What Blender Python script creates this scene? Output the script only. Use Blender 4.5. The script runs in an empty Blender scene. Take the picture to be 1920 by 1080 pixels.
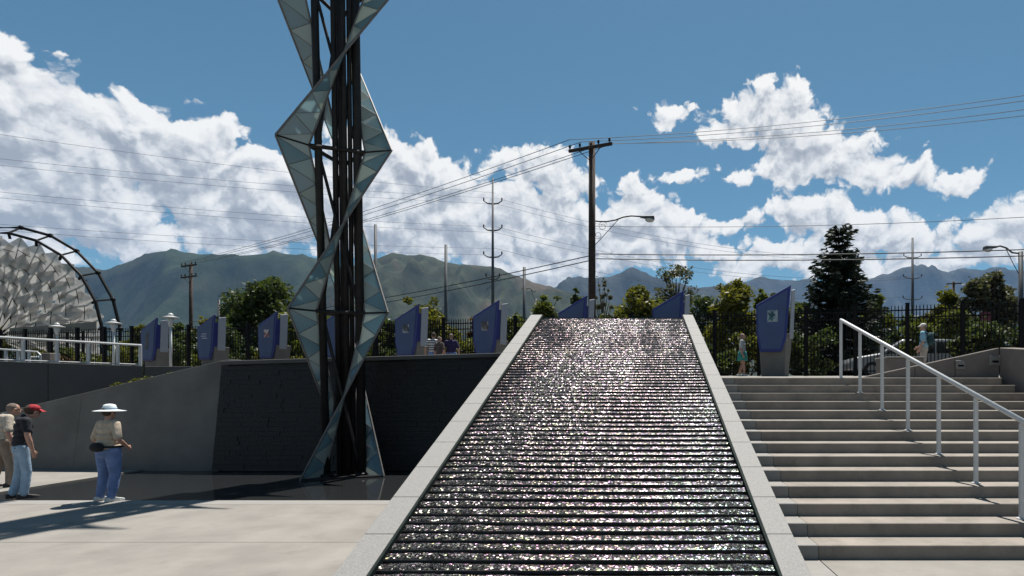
import bpy, bmesh, math, random
import numpy as np
from mathutils import Vector, Matrix, noise as mnoise

R = math.radians
sc = bpy.context.scene
col = sc.collection

# ------------------------------------------------------------------ camera
FPX, X0, YH, EYE = 1075.0, 1185.0, 738.0, 1.82      # focal length, principal point (1920 px wide frame), eye height
cam = bpy.data.cameras.new('camera')
cam.sensor_width = 36.0
cam.lens = 36.0 * FPX / 1920.0
cam.shift_x = (960.0 - X0) / 1920.0
cam.shift_y = (YH - 540.0) / 1920.0
cam.clip_start = 0.05
cam.clip_end = 90000.0
camo = bpy.data.objects.new('camera', cam)
camo.location = (0, 0, EYE)
camo.rotation_euler = (R(90), 0, 0)
col.objects.link(camo)
sc.camera = camo

# ------------------------------------------------------------------ sun and view
SUN_EL, SUN_AZ = 69.6, 14.5                         # azimuth clockwise from +Y
sd = Vector((math.sin(R(SUN_AZ)) * math.cos(R(SUN_EL)), math.cos(R(SUN_AZ)) * math.cos(R(SUN_EL)), math.sin(R(SUN_EL))))
sl = bpy.data.lights.new('sun', 'SUN')
sl.energy = 5.0
sl.angle = R(0.53)
sl.color = (1.0, 0.955, 0.89)
so = bpy.data.objects.new('sun', sl)
so.rotation_euler = sd.to_track_quat('Z', 'Y').to_euler()
so.location = (0, 0, 60)
col.objects.link(so)
sc.view_settings.view_transform = 'Standard'
sc.view_settings.look = 'None'
sc.view_settings.gamma = 1.0
sc.view_settings.use_curve_mapping = False
sc.view_settings.exposure = 0.9
sc.render.engine = 'CYCLES'
sc.cycles.use_denoising = True
sc.cycles.max_bounces = 6
sc.cycles.transparent_max_bounces = 8
sc.cycles.volume_bounces = 0
sc.cycles.sample_clamp_indirect = 6.0

# ------------------------------------------------------------------ node helpers
class NT:
    def __init__(s, tree):
        s.t = tree; s.n = tree.nodes; s.l = tree.links
    def new(s, typ, **kw):
        nd = s.n.new(typ)
        for k, v in kw.items(): setattr(nd, k, v)
        return nd
    def set(s, sock, v):
        if isinstance(v, bpy.types.NodeSocket): s.l.new(v, sock)
        elif v is not None: sock.default_value = v
    def m(s, op, a, b=None, c=None, clamp=False):
        nd = s.new('ShaderNodeMath', operation=op, use_clamp=clamp)
        s.set(nd.inputs[0], a); s.set(nd.inputs[1], b); s.set(nd.inputs[2], c)
        return nd.outputs[0]
    def v(s, op, a, b=None, c=None):
        nd = s.new('ShaderNodeVectorMath', operation=op)
        s.set(nd.inputs[0], a); s.set(nd.inputs[1], b); s.set(nd.inputs[2], c)
        return nd.outputs['Value'] if op in ('LENGTH', 'DOT_PRODUCT', 'DISTANCE') else nd.outputs[0]
    def noise(s, vec, scale, detail=4, rough=0.55, lac=2.0, dist=0.0, dim='3D'):
        nd = s.new('ShaderNodeTexNoise', noise_dimensions=dim)
        s.set(nd.inputs['Vector'], vec)
        nd.inputs['Scale'].default_value = scale; nd.inputs['Detail'].default_value = detail
        nd.inputs['Roughness'].default_value = rough; nd.inputs['Lacunarity'].default_value = lac
        nd.inputs['Distortion'].default_value = dist
        return nd.outputs['Fac']
    def voro(s, vec, scale, detail=0, rough=0.5, feature='F1', dim='3D'):
        nd = s.new('ShaderNodeTexVoronoi', feature=feature, voronoi_dimensions=dim)
        s.set(nd.inputs['Vector'], vec); nd.inputs['Scale'].default_value = scale
        nd.inputs['Detail'].default_value = detail; nd.inputs['Roughness'].default_value = rough
        return nd.outputs['Distance']
    def ramp(s, f, stops, interp='LINEAR'):
        nd = s.new('ShaderNodeValToRGB'); cr = nd.color_ramp; cr.interpolation = interp
        while len(cr.elements) < len(stops): cr.elements.new(0.5)
        for e, (p, c) in zip(cr.elements, stops):
            e.position = p; e.color = (c, c, c, 1) if not isinstance(c, (tuple, list)) else (c[0], c[1], c[2], 1)
        s.set(nd.inputs[0], f); return nd.outputs[0]
    def mr(s, v, a, b, c=0.0, d=1.0, typ='LINEAR'):
        nd = s.new('ShaderNodeMapRange', interpolation_type=typ)
        s.set(nd.inputs[0], v)
        for i, q in enumerate((a, b, c, d)): s.set(nd.inputs[i + 1], q)
        return nd.outputs[0]
    def mix(s, f, a, b, typ='MIX'):
        nd = s.new('ShaderNodeMix', data_type='RGBA', blend_type=typ)
        s.set(nd.inputs['Factor'], f)
        s.set(nd.inputs[6], a if not isinstance(a, tuple) else (a + (1,))[:4])
        s.set(nd.inputs[7], b if not isinstance(b, tuple) else (b + (1,))[:4])
        return nd.outputs[2]

# ------------------------------------------------------------------ world: Nishita sky with cumulus
def dir_of(x, y):
    d = Vector(((x - X0) / FPX, 1.0, (YH - y) / FPX)).normalized()
    return math.atan2(d.x, d.y), math.asin(d.z)

# cloud masses as ellipses (px centre x, y, half width, half height, weight) turned into directions on the sky
CLOUDS = [
    (115, 215, 110, 85), (300, 240, 60, 60), (640, 380, 90, 70), (900, 470, 150, 40), 
    (-30, 110, 118, 93), (5, 250, 216, 154), (60, 370, 340, 134), (170, 330, 154, 139), (235, 265, 93, 108), (330, 330, 154, 124),
    (385, 280, 77, 88), (445, 330, 88, 77), (470, 400, 165, 98), (150, 430, 247, 72), (560, 330, 93, 62), (590, 420, 165, 72),
    (690, 300, 77, 77), (760, 330, 113, 82), (820, 355, 88, 72), (740, 420, 196, 77), (850, 430, 175, 67),
    (1010, 320, 88, 52), (1055, 360, 72, 52), (960, 400, 134, 62), (1050, 440, 144, 77), (1000, 510, 206, 41),
    (1185, 355, 27, 37), (1215, 410, 98, 67), (1280, 440, 72, 57), (1190, 460, 124, 57), (1345, 468, 41, 21),
    (1290, 212, 72, 28), (1430, 222, 110, 70), (1480, 215, 72, 70), (1370, 245, 64, 35), (1510, 290, 104, 58), (1590, 300, 87, 56), (1650, 315, 70, 44), (1720, 330, 58, 30), (1805, 328, 64, 30),
    (1280, 325, 56, 16), (1390, 333, 35, 20), (1400, 425, 57, 29), (1490, 410, 62, 52), (1560, 425, 113, 57), (1640, 440, 93, 52), (1540, 475, 134, 46), (1730, 455, 124, 46), (1840, 450, 93, 46), (1900, 420, 72, 52), (1390, 505, 46, 26), (1800, 490, 206, 36),
    (1440, 465, 62, 31), (1620, 500, 144, 36),
]
world = bpy.data.worlds.new('World')
sc.world = world
world.use_nodes = True
world.cycles.sampling_method = 'MANUAL'
world.cycles.sample_map_resolution = 256
wt = NT(world.node_tree)
wt.n.clear()

def make_cloud_group():
    g = bpy.data.node_groups.new('cloud_field', 'ShaderNodeTree')
    g.interface.new_socket('UV', in_out='INPUT', socket_type='NodeSocketVector')
    g.interface.new_socket('Value', in_out='OUTPUT', socket_type='NodeSocketFloat')
    g.interface.new_socket('Fine', in_out='OUTPUT', socket_type='NodeSocketFloat')
    t = NT(g)
    gi = t.new('NodeGroupInput'); go = t.new('NodeGroupOutput')
    uv = gi.outputs[0]
    # warp the directions so that no outline stays an ellipse
    wn = t.new('ShaderNodeTexNoise', noise_dimensions='2D'); t.set(wn.inputs['Vector'], uv)
    wn.inputs['Scale'].default_value = 9.0; wn.inputs['Detail'].default_value = 5; wn.inputs['Roughness'].default_value = 0.6
    w = t.v('SUBTRACT', wn.outputs['Color'], (0.5, 0.5, 0.5))
    p = t.v('MULTIPLY_ADD', w, (0.060, 0.060, 0.0), uv)
    f = None
    for c in CLOUDS:
        a, e = dir_of(c[0], c[1])
        a1, _ = dir_of(c[0] + c[2], c[1]); _, e1 = dir_of(c[0], c[1] - c[3])
        rx, ry = abs(a1 - a), abs(e1 - e)
        q = t.v('MULTIPLY_ADD', p, (1 / rx, 1 / ry, 0.0), (-a / rx, -e / ry, 0.0))
        d = t.m('SUBTRACT', 1.0, t.v('LENGTH', q))
        d = t.m('MULTIPLY', d, min(1.0, 0.35 + 9.0 * min(rx, ry)))
        f = d if f is None else t.m('MAXIMUM', f, d)
    # the rest of the sky, all round: scattered cumulus banks in the same belt of heights
    sp = t.new('ShaderNodeSeparateXYZ'); t.set(sp.inputs[0], uv)
    far = t.noise(uv, 2.6, 2, 0.5, dim='2D')
    az_out = t.m('MAXIMUM', t.m('SUBTRACT', sp.outputs[0], 0.72), t.m('SUBTRACT', -0.95, sp.outputs[0]))
    out = t.m('MULTIPLY', t.m('MINIMUM', t.mr(az_out, 0.0, 0.12), 1.0), 1.0)
    el = sp.outputs[1]
    belt = t.m('SUBTRACT', t.mr(el, 0.02, 0.25, 0.35, 0.0), t.mr(el, 0.3, 0.8, 0.0, 0.55))
    fo = t.m('ADD', t.m('MULTIPLY', t.m('SUBTRACT', far, 0.60), 2.2), belt)
    f2 = t.m('ADD', t.m('MULTIPLY', fo, out), t.m('MULTIPLY', t.m('SUBTRACT', 1.0, out), -2.0))
    f = t.m('MAXIMUM', f, f2)
    # billows
    sq = t.v('MULTIPLY', p, (1.0, 1.15, 1.0))
    b1 = t.voro(sq, 19.0, 3.0, 0.55, 'F1', '2D')
    n1 = t.noise(sq, 36.0, 6, 0.58, dim='2D')
    n2 = t.noise(uv, 9.0, 2, 0.55, dim='2D')
    fine = t.m('ADD', t.m('MULTIPLY', t.m('SUBTRACT', 0.47, b1), 0.72), t.m('MULTIPLY', t.m('SUBTRACT', n1, 0.5), 0.55))
    v = t.m('ADD', f, t.m('MULTIPLY', fine, 0.72))
    v = t.m('ADD', v, t.m('MULTIPLY', t.m('SUBTRACT', n2, 0.5), 0.42))
    t.set(go.inputs[0], t.m('ADD', v, 0.20))
    t.set(go.inputs[1], fine)
    return g

cg = make_cloud_group()
tc = wt.new('ShaderNodeTexCoord')
vn = wt.v('NORMALIZE', tc.outputs['Generated'])
sep = wt.new('ShaderNodeSeparateXYZ'); wt.set(sep.inputs[0], vn)
az = wt.m('ARCTAN2', sep.outputs[0], sep.outputs[1])
elv = wt.m('ARCSINE', sep.outputs[2])
cmb = wt.new('ShaderNodeCombineXYZ'); wt.set(cmb.inputs[0], az); wt.set(cmb.inputs[1], elv)
uv = cmb.outputs[0]
def cloud(off):
    g = wt.new('ShaderNodeGroup'); g.node_tree = cg
    wt.set(g.inputs[0], wt.v('ADD', uv, off)); return g.outputs
c0, fine0 = cloud((0, 0, 0))[:2]; c1, fine1 = cloud((0.006, 0.017, 0))[:2]
alpha = wt.mr(c0, 0.0, 0.20, 0.0, 1.0, 'SMOOTHSTEP')
alpha = wt.m('MULTIPLY', alpha, wt.mr(elv, -0.02, 0.02))
lit = wt.m('ADD', wt.m('MULTIPLY', wt.m('SUBTRACT', c0, c1), 1.0), wt.m('MULTIPLY', wt.m('ADD', fine0, wt.m('MULTIPLY', fine1, -0.45)), 0.78))
thick = wt.mr(c0, 0.08, 0.9, 0.26, -0.30)
lit = wt.m('ADD', wt.m('ADD', lit, thick), 0.62, clamp=True)
ccol = wt.ramp(lit, [(0.0, (0.42, 0.46, 0.52)), (0.35, (0.62, 0.655, 0.70)), (0.62, (0.90, 0.915, 0.93)), (1.0, (1.12, 1.11, 1.08))])
sky = wt.new('ShaderNodeTexSky', sky_type='NISHITA')
sky.sun_disc = False
sky.sun_elevation = R(SUN_EL)
sky.sun_rotation = R(SUN_AZ)
sky.altitude = 1300
sky.air_density = 1.0
sky.dust_density = 1.3
sky.ozone_density = 0.7
SKY = 0.0435
skyc = wt.v('MULTIPLY', sky.outputs[0], (SKY * 0.67, SKY * 1.06, SKY * 1.04))
cl = wt.v('MULTIPLY', ccol, (0.48, 0.48, 0.48))
tot = wt.mix(alpha, skyc, cl)
bg = wt.new('ShaderNodeBackground'); wt.set(bg.inputs[0], tot); bg.inputs[1].default_value = 1.0
wo = wt.new('ShaderNodeOutputWorld'); wt.l.new(bg.outputs[0], wo.inputs[0])

# ------------------------------------------------------------------ materials
MATS = {}
def pbr(name, color, rough=0.7, metal=0.0, var=0.0, scale=6.0, bump=0.0, bscale=40.0, spec=None, color2=None, detail=6, trans=0.0, stain=None, coat=0.0):
    if name in MATS: return MATS[name]
    m = bpy.data.materials.new(name); m.use_nodes = True
    t = NT(m.node_tree); b = t.n['Principled BSDF']
    b.inputs['Roughness'].default_value = rough; b.inputs['Metallic'].default_value = metal
    if spec is not None: b.inputs['Specular IOR Level'].default_value = spec
    if coat: b.inputs['Coat Weight'].default_value = coat
    tcn = t.new('ShaderNodeTexCoord'); P_ = tcn.outputs['Object']
    c = tuple(color)
    if var > 0 or color2:
        n = t.noise(P_, scale, detail, 0.6)
        c2 = color2 or tuple(x * (1 - var) for x in color)
        c1_ = color if color2 else tuple(min(1, x * (1 + var)) for x in color)
        cs = t.ramp(n, [(0.33, c2), (0.67, c1_)])
        if stain:
            n3 = t.noise(P_, stain[0], 5, 0.65)
            k = t.mr(n3, stain[1], stain[1] + 0.16, 0.0, stain[2])
            cs = t.mix(k, cs, stain[3])
        t.set(b.inputs['Base Color'], cs)
    else:
        b.inputs['Base Color'].default_value = c + (1,)
    if bump > 0:
        bn = t.new('ShaderNodeBump'); bn.inputs['Strength'].default_value = 1.0; bn.inputs['Distance'].default_value = bump
        t.set(bn.inputs['Height'], t.noise(P_, bscale, 6, 0.6)); t.set(b.inputs['Normal'], bn.outputs[0])
    if trans: b.inputs['Transmission Weight'].default_value = trans
    MATS[name] = m
    return m

M_plaza = pbr('plaza_concrete', (0.180, 0.167, 0.148), 0.85, var=0.15, scale=1.3, bump=0.003, bscale=60, stain=(1.7, 0.56, 0.55, (0.118, 0.106, 0.090)))
M_step = pbr('step_concrete', (0.196, 0.171, 0.145), 0.85, var=0.18, scale=2.2, bump=0.003, bscale=70, stain=(2.4, 0.53, 0.6, (0.115, 0.100, 0.082)))
M_strip = pbr('border_concrete', (0.196, 0.187, 0.173), 0.85, var=0.07, scale=5, bump=0.002, bscale=70)
M_wall = pbr('wall_concrete', (0.135, 0.127, 0.115), 0.88, var=0.20, scale=0.9, bump=0.004, bscale=30, stain=(1.3, 0.58, 0.4, (0.08, 0.075, 0.07)))
M_wall2 = pbr('retaining_concrete', (0.075, 0.075, 0.074), 0.88, var=0.12, scale=0.7, bump=0.004, bscale=30)
M_granite = pbr('granite_slab', (0.185, 0.180, 0.171), 0.75, var=0.22, scale=55, bump=0.002, bscale=90, detail=8, stain=(2.0, 0.6, 0.3, (0.165, 0.16, 0.15)))
M_dark = pbr('dark_granite', (0.016, 0.017, 0.019), 0.35, var=0.3, scale=40)
M_darkwet = pbr('wet_dark_stone', (0.010, 0.012, 0.017), 0.30, var=0.5, scale=25, bump=0.004, bscale=45)
M_lining = pbr('lining_stone', (0.012, 0.018, 0.016), 0.85, spec=0.1, var=0.3, scale=12)
M_black = pbr('black_metal', (0.006, 0.006, 0.007), 0.6, spec=0.12, var=0.3, scale=9)
M_column = pbr('dark_steel', (0.013, 0.012, 0.012), 0.55, spec=0.25, var=0.35, scale=6)
M_edge = pbr('steel_edge', (0.13, 0.122, 0.115), 0.6, spec=0.3, var=0.2, scale=12)
M_white = pbr('white_paint', (0.46, 0.47, 0.47), 0.45, var=0.05, scale=8)
M_wood = pbr('weathered_wood', (0.035, 0.022, 0.017), 0.9, var=0.4, scale=5, bump=0.01, bscale=18)
M_steelpole = pbr('galvanised_steel', (0.055, 0.062, 0.070), 0.6, spec=0.3, var=0.2, scale=3)
M_wire = pbr('wire', (0.03, 0.03, 0.035), 0.6)
M_blue = pbr('blue_panel', (0.034, 0.060, 0.150), 0.5, var=0.14, scale=2.0)
M_bluef = pbr('blue_frame', (0.012, 0.022, 0.15), 0.5, var=0.1, scale=4)
M_signwhite = pbr('white_panel', (0.27, 0.28, 0.31), 0.5, var=0.05, scale=4)
M_asphalt = pbr('street_asphalt', (0.055, 0.054, 0.052), 0.9, var=0.2, scale=0.3)
M_lampglass = pbr('lamp_glass', (0.5, 0.5, 0.48), 0.3)
M_trunk = pbr('bark', (0.055, 0.042, 0.030), 0.9, var=0.3, scale=9, bump=0.02, bscale=14)
M_soil = pbr('soil', (0.06, 0.045, 0.03), 0.95, var=0.3, scale=6)
M_glasscar = pbr('car_glass', (0.012, 0.014, 0.016), 0.12)
M_silver = pbr('silver_paint', (0.22, 0.23, 0.24), 0.35, metal=0.3, var=0.04, scale=2)
M_whitecar = pbr('white_car_paint', (0.60, 0.59, 0.56), 0.35, var=0.04, scale=2)
M_tyre = pbr('tyre_rubber', (0.015, 0.015, 0.015), 0.85)
M_tan = pbr('tan_concrete', (0.15, 0.128, 0.112), 0.9, var=0.12, scale=3)
M_maroon = pbr('maroon_cloth', (0.10, 0.015, 0.03), 0.8)

def leaf_mat(name, ca, cb, tr=0.45):
    m = bpy.data.materials.new(name); m.use_nodes = True
    t = NT(m.node_tree); t.n.clear()
    at = t.new('ShaderNodeAttribute', attribute_name='tint')
    c = t.mix(at.outputs['Fac'], ca, cb)
    d = t.new('ShaderNodeBsdfDiffuse'); t.set(d.inputs[0], c)
    tl = t.new('ShaderNodeBsdfTranslucent'); t.set(tl.inputs[0], t.mix(1.0, c, (1.15, 1.12, 0.55), 'MULTIPLY'))
    mx = t.new('ShaderNodeMixShader'); mx.inputs[0].default_value = tr
    t.l.new(d.outputs[0], mx.inputs[1]); t.l.new(tl.outputs[0], mx.inputs[2])
    g = t.new('ShaderNodeBsdfGlossy'); g.inputs['Roughness'].default_value = 0.5; g.inputs[0].default_value = (0.5, 0.5, 0.5, 1)
    m2 = t.new('ShaderNodeMixShader'); m2.inputs[0].default_value = 0.05
    t.l.new(mx.outputs[0], m2.inputs[1]); t.l.new(g.outputs[0], m2.inputs[2])
    o = t.new('ShaderNodeOutputMaterial'); t.l.new(m2.outputs[0], o.inputs[0])
    return m
L_yellow = leaf_mat('yellow_green_leaves', (0.075, 0.088, 0.014), (0.15, 0.145, 0.024))
L_green = leaf_mat('mid_green_leaves', (0.055, 0.078, 0.016), (0.12, 0.138, 0.026))
L_dark = leaf_mat('dark_green_leaves', (0.030, 0.050, 0.018), (0.068, 0.092, 0.030))
L_grey = leaf_mat('grey_green_leaves', (0.045, 0.05, 0.03), (0.09, 0.095, 0.06))
L_spruce = leaf_mat('spruce_needles', (0.010, 0.020, 0.014), (0.028, 0.042, 0.027), 0.15)
L_brown = leaf_mat('rusty_leaves', (0.06, 0.035, 0.012), (0.10, 0.06, 0.02))
L_bed = leaf_mat('ground_cover_leaves', (0.07, 0.085, 0.014), (0.14, 0.14, 0.025))

def glass_mat(name, cd, ct, f_tr, gl=0.06, see=0.0, tint=(0.75, 0.85, 0.85)):
    m = bpy.data.materials.new(name); m.use_nodes = True
    t = NT(m.node_tree); t.n.clear()
    tcn = t.new('ShaderNodeTexCoord')
    n = t.noise(tcn.outputs['Object'], 1.7, 5, 0.6)
    c1_ = t.mix(n, tuple(x * 0.78 for x in cd), tuple(min(1, x * 1.12) for x in cd))
    d = t.new('ShaderNodeBsdfDiffuse'); t.set(d.inputs[0], c1_)
    tl = t.new('ShaderNodeBsdfTranslucent'); tl.inputs[0].default_value = ct + (1,)
    mx = t.new('ShaderNodeMixShader'); mx.inputs[0].default_value = f_tr
    t.l.new(d.outputs[0], mx.inputs[1]); t.l.new(tl.outputs[0], mx.inputs[2])
    cur = mx
    if see > 0:
        tp = t.new('ShaderNodeBsdfTransparent'); tp.inputs[0].default_value = tint + (1,)
        m3 = t.new('ShaderNodeMixShader'); m3.inputs[0].default_value = see
        t.l.new(cur.outputs[0], m3.inputs[1]); t.l.new(tp.outputs[0], m3.inputs[2]); cur = m3
    g = t.new('ShaderNodeBsdfGlossy'); g.inputs['Roughness'].default_value = 0.12
    m2 = t.new('ShaderNodeMixShader'); m2.inputs[0].default_value = gl
    t.l.new(cur.outputs[0], m2.inputs[1]); t.l.new(g.outputs[0], m2.inputs[2])
    o = t.new('ShaderNodeOutputMaterial'); t.l.new(m2.outputs[0], o.inputs[0])
    return m
M_paneblue = glass_mat('blue_frosted_glass', (0.19, 0.29, 0.32), (0.40, 0.55, 0.58), 0.6, 0.08, 0.08)
M_panewhite = glass_mat('white_frosted_glass', (0.38, 0.43, 0.41), (0.60, 0.66, 0.61), 0.6, 0.05)
M_archpanel = glass_mat('arch_translucent_panel', (0.34, 0.335, 0.33), (0.60, 0.585, 0.57), 0.65, 0.03, 0.42, (0.93, 0.92, 0.92))

# water on the cascade: dark glossy film over black stone, turbulent
def water_mat(name, base, rough, dist, scale, dist2=0.0, scale2=1.0, foam_glint=0.0):
    m = bpy.data.materials.new(name); m.use_nodes = True
    t = NT(m.node_tree); b = t.n['Principled BSDF']
    tcn = t.new('ShaderNodeTexCoord'); P_ = tcn.outputs['Object']
    b.inputs['Roughness'].default_value = rough
    b.inputs['IOR'].default_value = 1.33
    b.inputs['Specular IOR Level'].default_value = 0.5
    if foam_glint > 0:
        nf = t.noise(P_, 85.0, 4, 0.7)
        fa = t.new('ShaderNodeAttribute', attribute_name='foam_glint')
        k = t.m('MULTIPLY', t.mr(t.m('ADD', nf, t.m('MULTIPLY', t.m('SUBTRACT', fa.outputs['Fac'], 0.5), 0.30)), 0.525, 0.60, 0.0, 1.0), foam_glint)
        k = t.m('MULTIPLY', k, t.mr(fa.outputs['Fac'], 0.02, 0.25, 0.0, 1.0))
        t.set(b.inputs['Base Color'], t.mix(k, base, (0.62, 0.64, 0.67)))
        t.set(b.inputs['Roughness'], t.mr(k, 0.0, 0.5, rough, 0.35))
    else:
        b.inputs['Base Color'].default_value = base + (1,)
    h = t.noise(P_, scale, 4, 0.6)
    bn = t.new('ShaderNodeBump'); bn.inputs['Strength'].default_value = 1.0; bn.inputs['Distance'].default_value = dist
    t.set(bn.inputs['Height'], h)
    if dist2 > 0:
        b2 = t.new('ShaderNodeBump'); b2.inputs['Strength'].default_value = 1.0; b2.inputs['Distance'].default_value = dist2
        t.set(b2.inputs['Height'], t.noise(P_, scale2, 3, 0.6)); t.l.new(b2.outputs[0], bn.inputs['Normal'])
    t.l.new(bn.outputs[0], b.inputs['Normal'])
    return m
def glitter_mat():
    m = bpy.data.materials.new('cascade_water'); m.use_nodes = True
    t = NT(m.node_tree); b = t.n['Principled BSDF']
    tcn = t.new('ShaderNodeTexCoord'); P_ = tcn.outputs['Object']
    fa = t.new('ShaderNodeAttribute', attribute_name='foam_glint').outputs['Fac']
    g = t.new('ShaderNodeNewGeometry')
    wob = t.new('ShaderNodeTexNoise'); t.set(wob.inputs['Vector'], P_); wob.inputs['Scale'].default_value = 30.0; wob.inputs['Detail'].default_value = 2
    pw = t.v('MULTIPLY_ADD', wob.outputs['Color'], (0.02, 0.02, 0.02), P_)
    vr = t.new('ShaderNodeTexVoronoi'); t.set(vr.inputs['Vector'], t.v('MULTIPLY', pw, (0.75, 1.0, 1.0))); vr.inputs['Scale'].default_value = 66.0
    rnd = t.v('SUBTRACT', vr.outputs['Color'], (0.5, 0.5, 0.5))
    k = t.mr(fa, 0.0, 1.0, 0.10, 1.22)
    sc_ = t.new('ShaderNodeVectorMath', operation='SCALE'); t.set(sc_.inputs[0], rnd); t.set(sc_.inputs[3], k)
    dn = t.new('ShaderNodeVectorMath', operation='SCALE'); dn.inputs[0].default_value = (0.05, -0.42, 0.0); t.set(dn.inputs[3], fa)     # broken water leans downstream, normals turned to catch more sun
    nrm = t.v('NORMALIZE', t.v('ADD', t.v('ADD', g.outputs['Normal'], dn.outputs[0]), sc_.outputs[0]))
    t.set(b.inputs['Normal'], nrm)
    hue = t.new('ShaderNodeHueSaturation'); t.set(hue.inputs['Color'], vr.outputs['Color']); hue.inputs['Value'].default_value = 1.6
    t.set(b.inputs['Specular Tint'], t.mix(0.62, (1.0, 1.0, 0.97), hue.outputs[0]))  # random cell colours painted into the glints to suggest dispersion
    nf = t.noise(P_, 60.0, 3, 0.65)
    kf = t.m('MULTIPLY', t.mr(nf, 0.52, 0.60, 0.0, 0.27), t.mr(fa, 0.25, 0.9, 0.0, 1.0))  # pale speckle for white water, its white also standing in for sun glitter
    t.set(b.inputs['Base Color'], t.mix(kf, (0.010, 0.009, 0.008), (0.58, 0.58, 0.57)))
    b.inputs['Roughness'].default_value = 0.27
    b.inputs['IOR'].default_value = 1.33
    return m
M_water = glitter_mat()
M_pool = water_mat('pool_water', (0.016, 0.017, 0.018), 0.07, 0.0006, 9.0)
M_wallwater = water_mat('wall_water', (0.012, 0.011, 0.011), 0.34, 0.016, 26.0)

# ------------------------------------------------------------------ object helpers
def link(o):
    col.objects.link(o); return o
def tag(o, label=None, cat=None, group=None, kind=None):
    if label: o['label'] = label
    if cat: o['category'] = cat
    if group: o['group'] = group
    if kind: o['kind'] = kind
    return o
def empty(name, loc=(0, 0, 0), rz=0.0):
    o = bpy.data.objects.new(name, None); o.location = loc; o.rotation_euler = (0, 0, rz); o.empty_display_size = 0.2
    return link(o)

class MB:
    def __init__(s): s.v = []; s.f = []
    def add(s, vs, fs):
        k = len(s.v); s.v += [tuple(p) for p in vs]; s.f += [tuple(i + k for i in f) for f in fs]; return s
    def box(s, a, b):
        (x0, y0, z0), (x1, y1, z1) = a, b
        return s.add([(x0, y0, z0), (x1, y0, z0), (x1, y1, z0), (x0, y1, z0), (x0, y0, z1), (x1, y0, z1), (x1, y1, z1), (x0, y1, z1)],
                     [(3, 2, 1, 0), (4, 5, 6, 7), (0, 1, 5, 4), (1, 2, 6, 5), (2, 3, 7, 6), (3, 0, 4, 7)])
    def hexa(s, p):
        return s.add(p, [(3, 2, 1, 0), (4, 5, 6, 7), (0, 1, 5, 4), (1, 2, 6, 5), (2, 3, 7, 6), (3, 0, 4, 7)])
    def tube(s, pts, r, n=8, caps=True):
        pts = [Vector(p) for p in pts]
        rs = r if isinstance(r, (list, tuple)) else [r] * len(pts)
        base = len(s.v); up0 = None
        for i, p in enumerate(pts):
            d = (pts[min(i + 1, len(pts) - 1)] - pts[max(i - 1, 0)]).normalized()
            if up0 is None:
                up0 = Vector((0, 0, 1)) if abs(d.z) < 0.9 else Vector((1, 0, 0))
            a = d.cross(up0)
            if a.length < 1e-5: a = d.cross(Vector((0, 1, 0.1)))
            a.normalize(); b = a.cross(d).normalized()
            for k in range(n):
                t = 2 * math.pi * k / n
                s.v.append(tuple(p + (a * math.cos(t) + b * math.sin(t)) * rs[i]))
        for i in range(len(pts) - 1):
            for k in range(n):
                k2 = (k + 1) % n
                s.f.append((base + i * n + k, base + i * n + k2, base + (i + 1) * n + k2, base + (i + 1) * n + k))
        if caps:
            s.f.append(tuple(base + k for k in reversed(range(n))))
            s.f.append(tuple(base + (len(pts) - 1) * n + k for k in range(n)))
        return s
    def bar(s, a, b, w, h=None):
        return s.tube([a, b], w, 4)
    def prism(s, poly, y0, y1):      # polygon in x,z extruded along y
        n = len(poly)
        vs = [(x, y0, z) for x, z in poly] + [(x, y1, z) for x, z in poly]
        fs = [tuple(range(n)), tuple(reversed(range(n, 2 * n)))]
        for i in range(n):
            j = (i + 1) % n
            fs.append((i, i + n, j + n, j))
        return s.add(vs, fs)
    def lathe(s, prof, n=16, c=(0, 0, 0)):
        base = len(s.v)
        for r, z in prof:
            for k in range(n):
                t = 2 * math.pi * k / n
                s.v.append((c[0] + r * math.cos(t), c[1] + r * math.sin(t), c[2] + z))
        for i in range(len(prof) - 1):
            for k in range(n):
                k2 = (k + 1) % n
                s.f.append((base + i * n + k, base + i * n + k2, base + (i + 1) * n + k2, base + (i + 1) * n + k))
        s.f.append(tuple(base + k for k in reversed(range(n))))
        s.f.append(tuple(base + (len(prof) - 1) * n + k for k in range(n)))
        return s
    def ell(s, c, r, n=14, m=10):
        base = len(s.v)
        for i in range(m + 1):
            ph = math.pi * i / m - math.pi / 2
            for k in range(n):
                t = 2 * math.pi * k / n
                s.v.append((c[0] + r[0] * max(0.02, math.cos(ph)) * math.cos(t), c[1] + r[1] * max(0.02, math.cos(ph)) * math.sin(t), c[2] + r[2] * math.sin(ph)))
        for i in range(m):
            for k in range(n):
                k2 = (k + 1) % n
                s.f.append((base + i * n + k, base + i * n + k2, base + (i + 1) * n + k2, base + (i + 1) * n + k))
        s.f.append(tuple(base + k for k in reversed(range(n))))
        s.f.append(tuple(base + m * n + k for k in range(n)))
        return s
    def mesh(s, name):
        me = bpy.data.meshes.new(name); me.from_pydata(s.v, [], s.f); me.update(); return me
    def build(s, name, mat, parent=None, smooth=False, bevel=0.0, fix=False):
        me = s.mesh(name)
        if fix or bevel:
            bm = bmesh.new(); bm.from_mesh(me)
            bmesh.ops.recalc_face_normals(bm, faces=bm.faces)
            if bevel:
                bmesh.ops.bevel(bm, geom=bm.edges[:], offset=bevel, segments=1, affect='EDGES')
            bm.to_mesh(me); bm.free()
        if smooth: me.polygons.foreach_set('use_smooth', [True] * len(me.polygons))
        me.materials.append(mat)
        o = bpy.data.objects.new(name, me); link(o)
        if parent: o.parent = parent
        return o
def place(name, me, parent=None, loc=(0, 0, 0), rz=0.0):
    o = bpy.data.objects.new(name, me); o.location = loc; o.rotation_euler = (0, 0, rz); link(o)
    if parent: o.parent = parent
    return o
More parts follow.
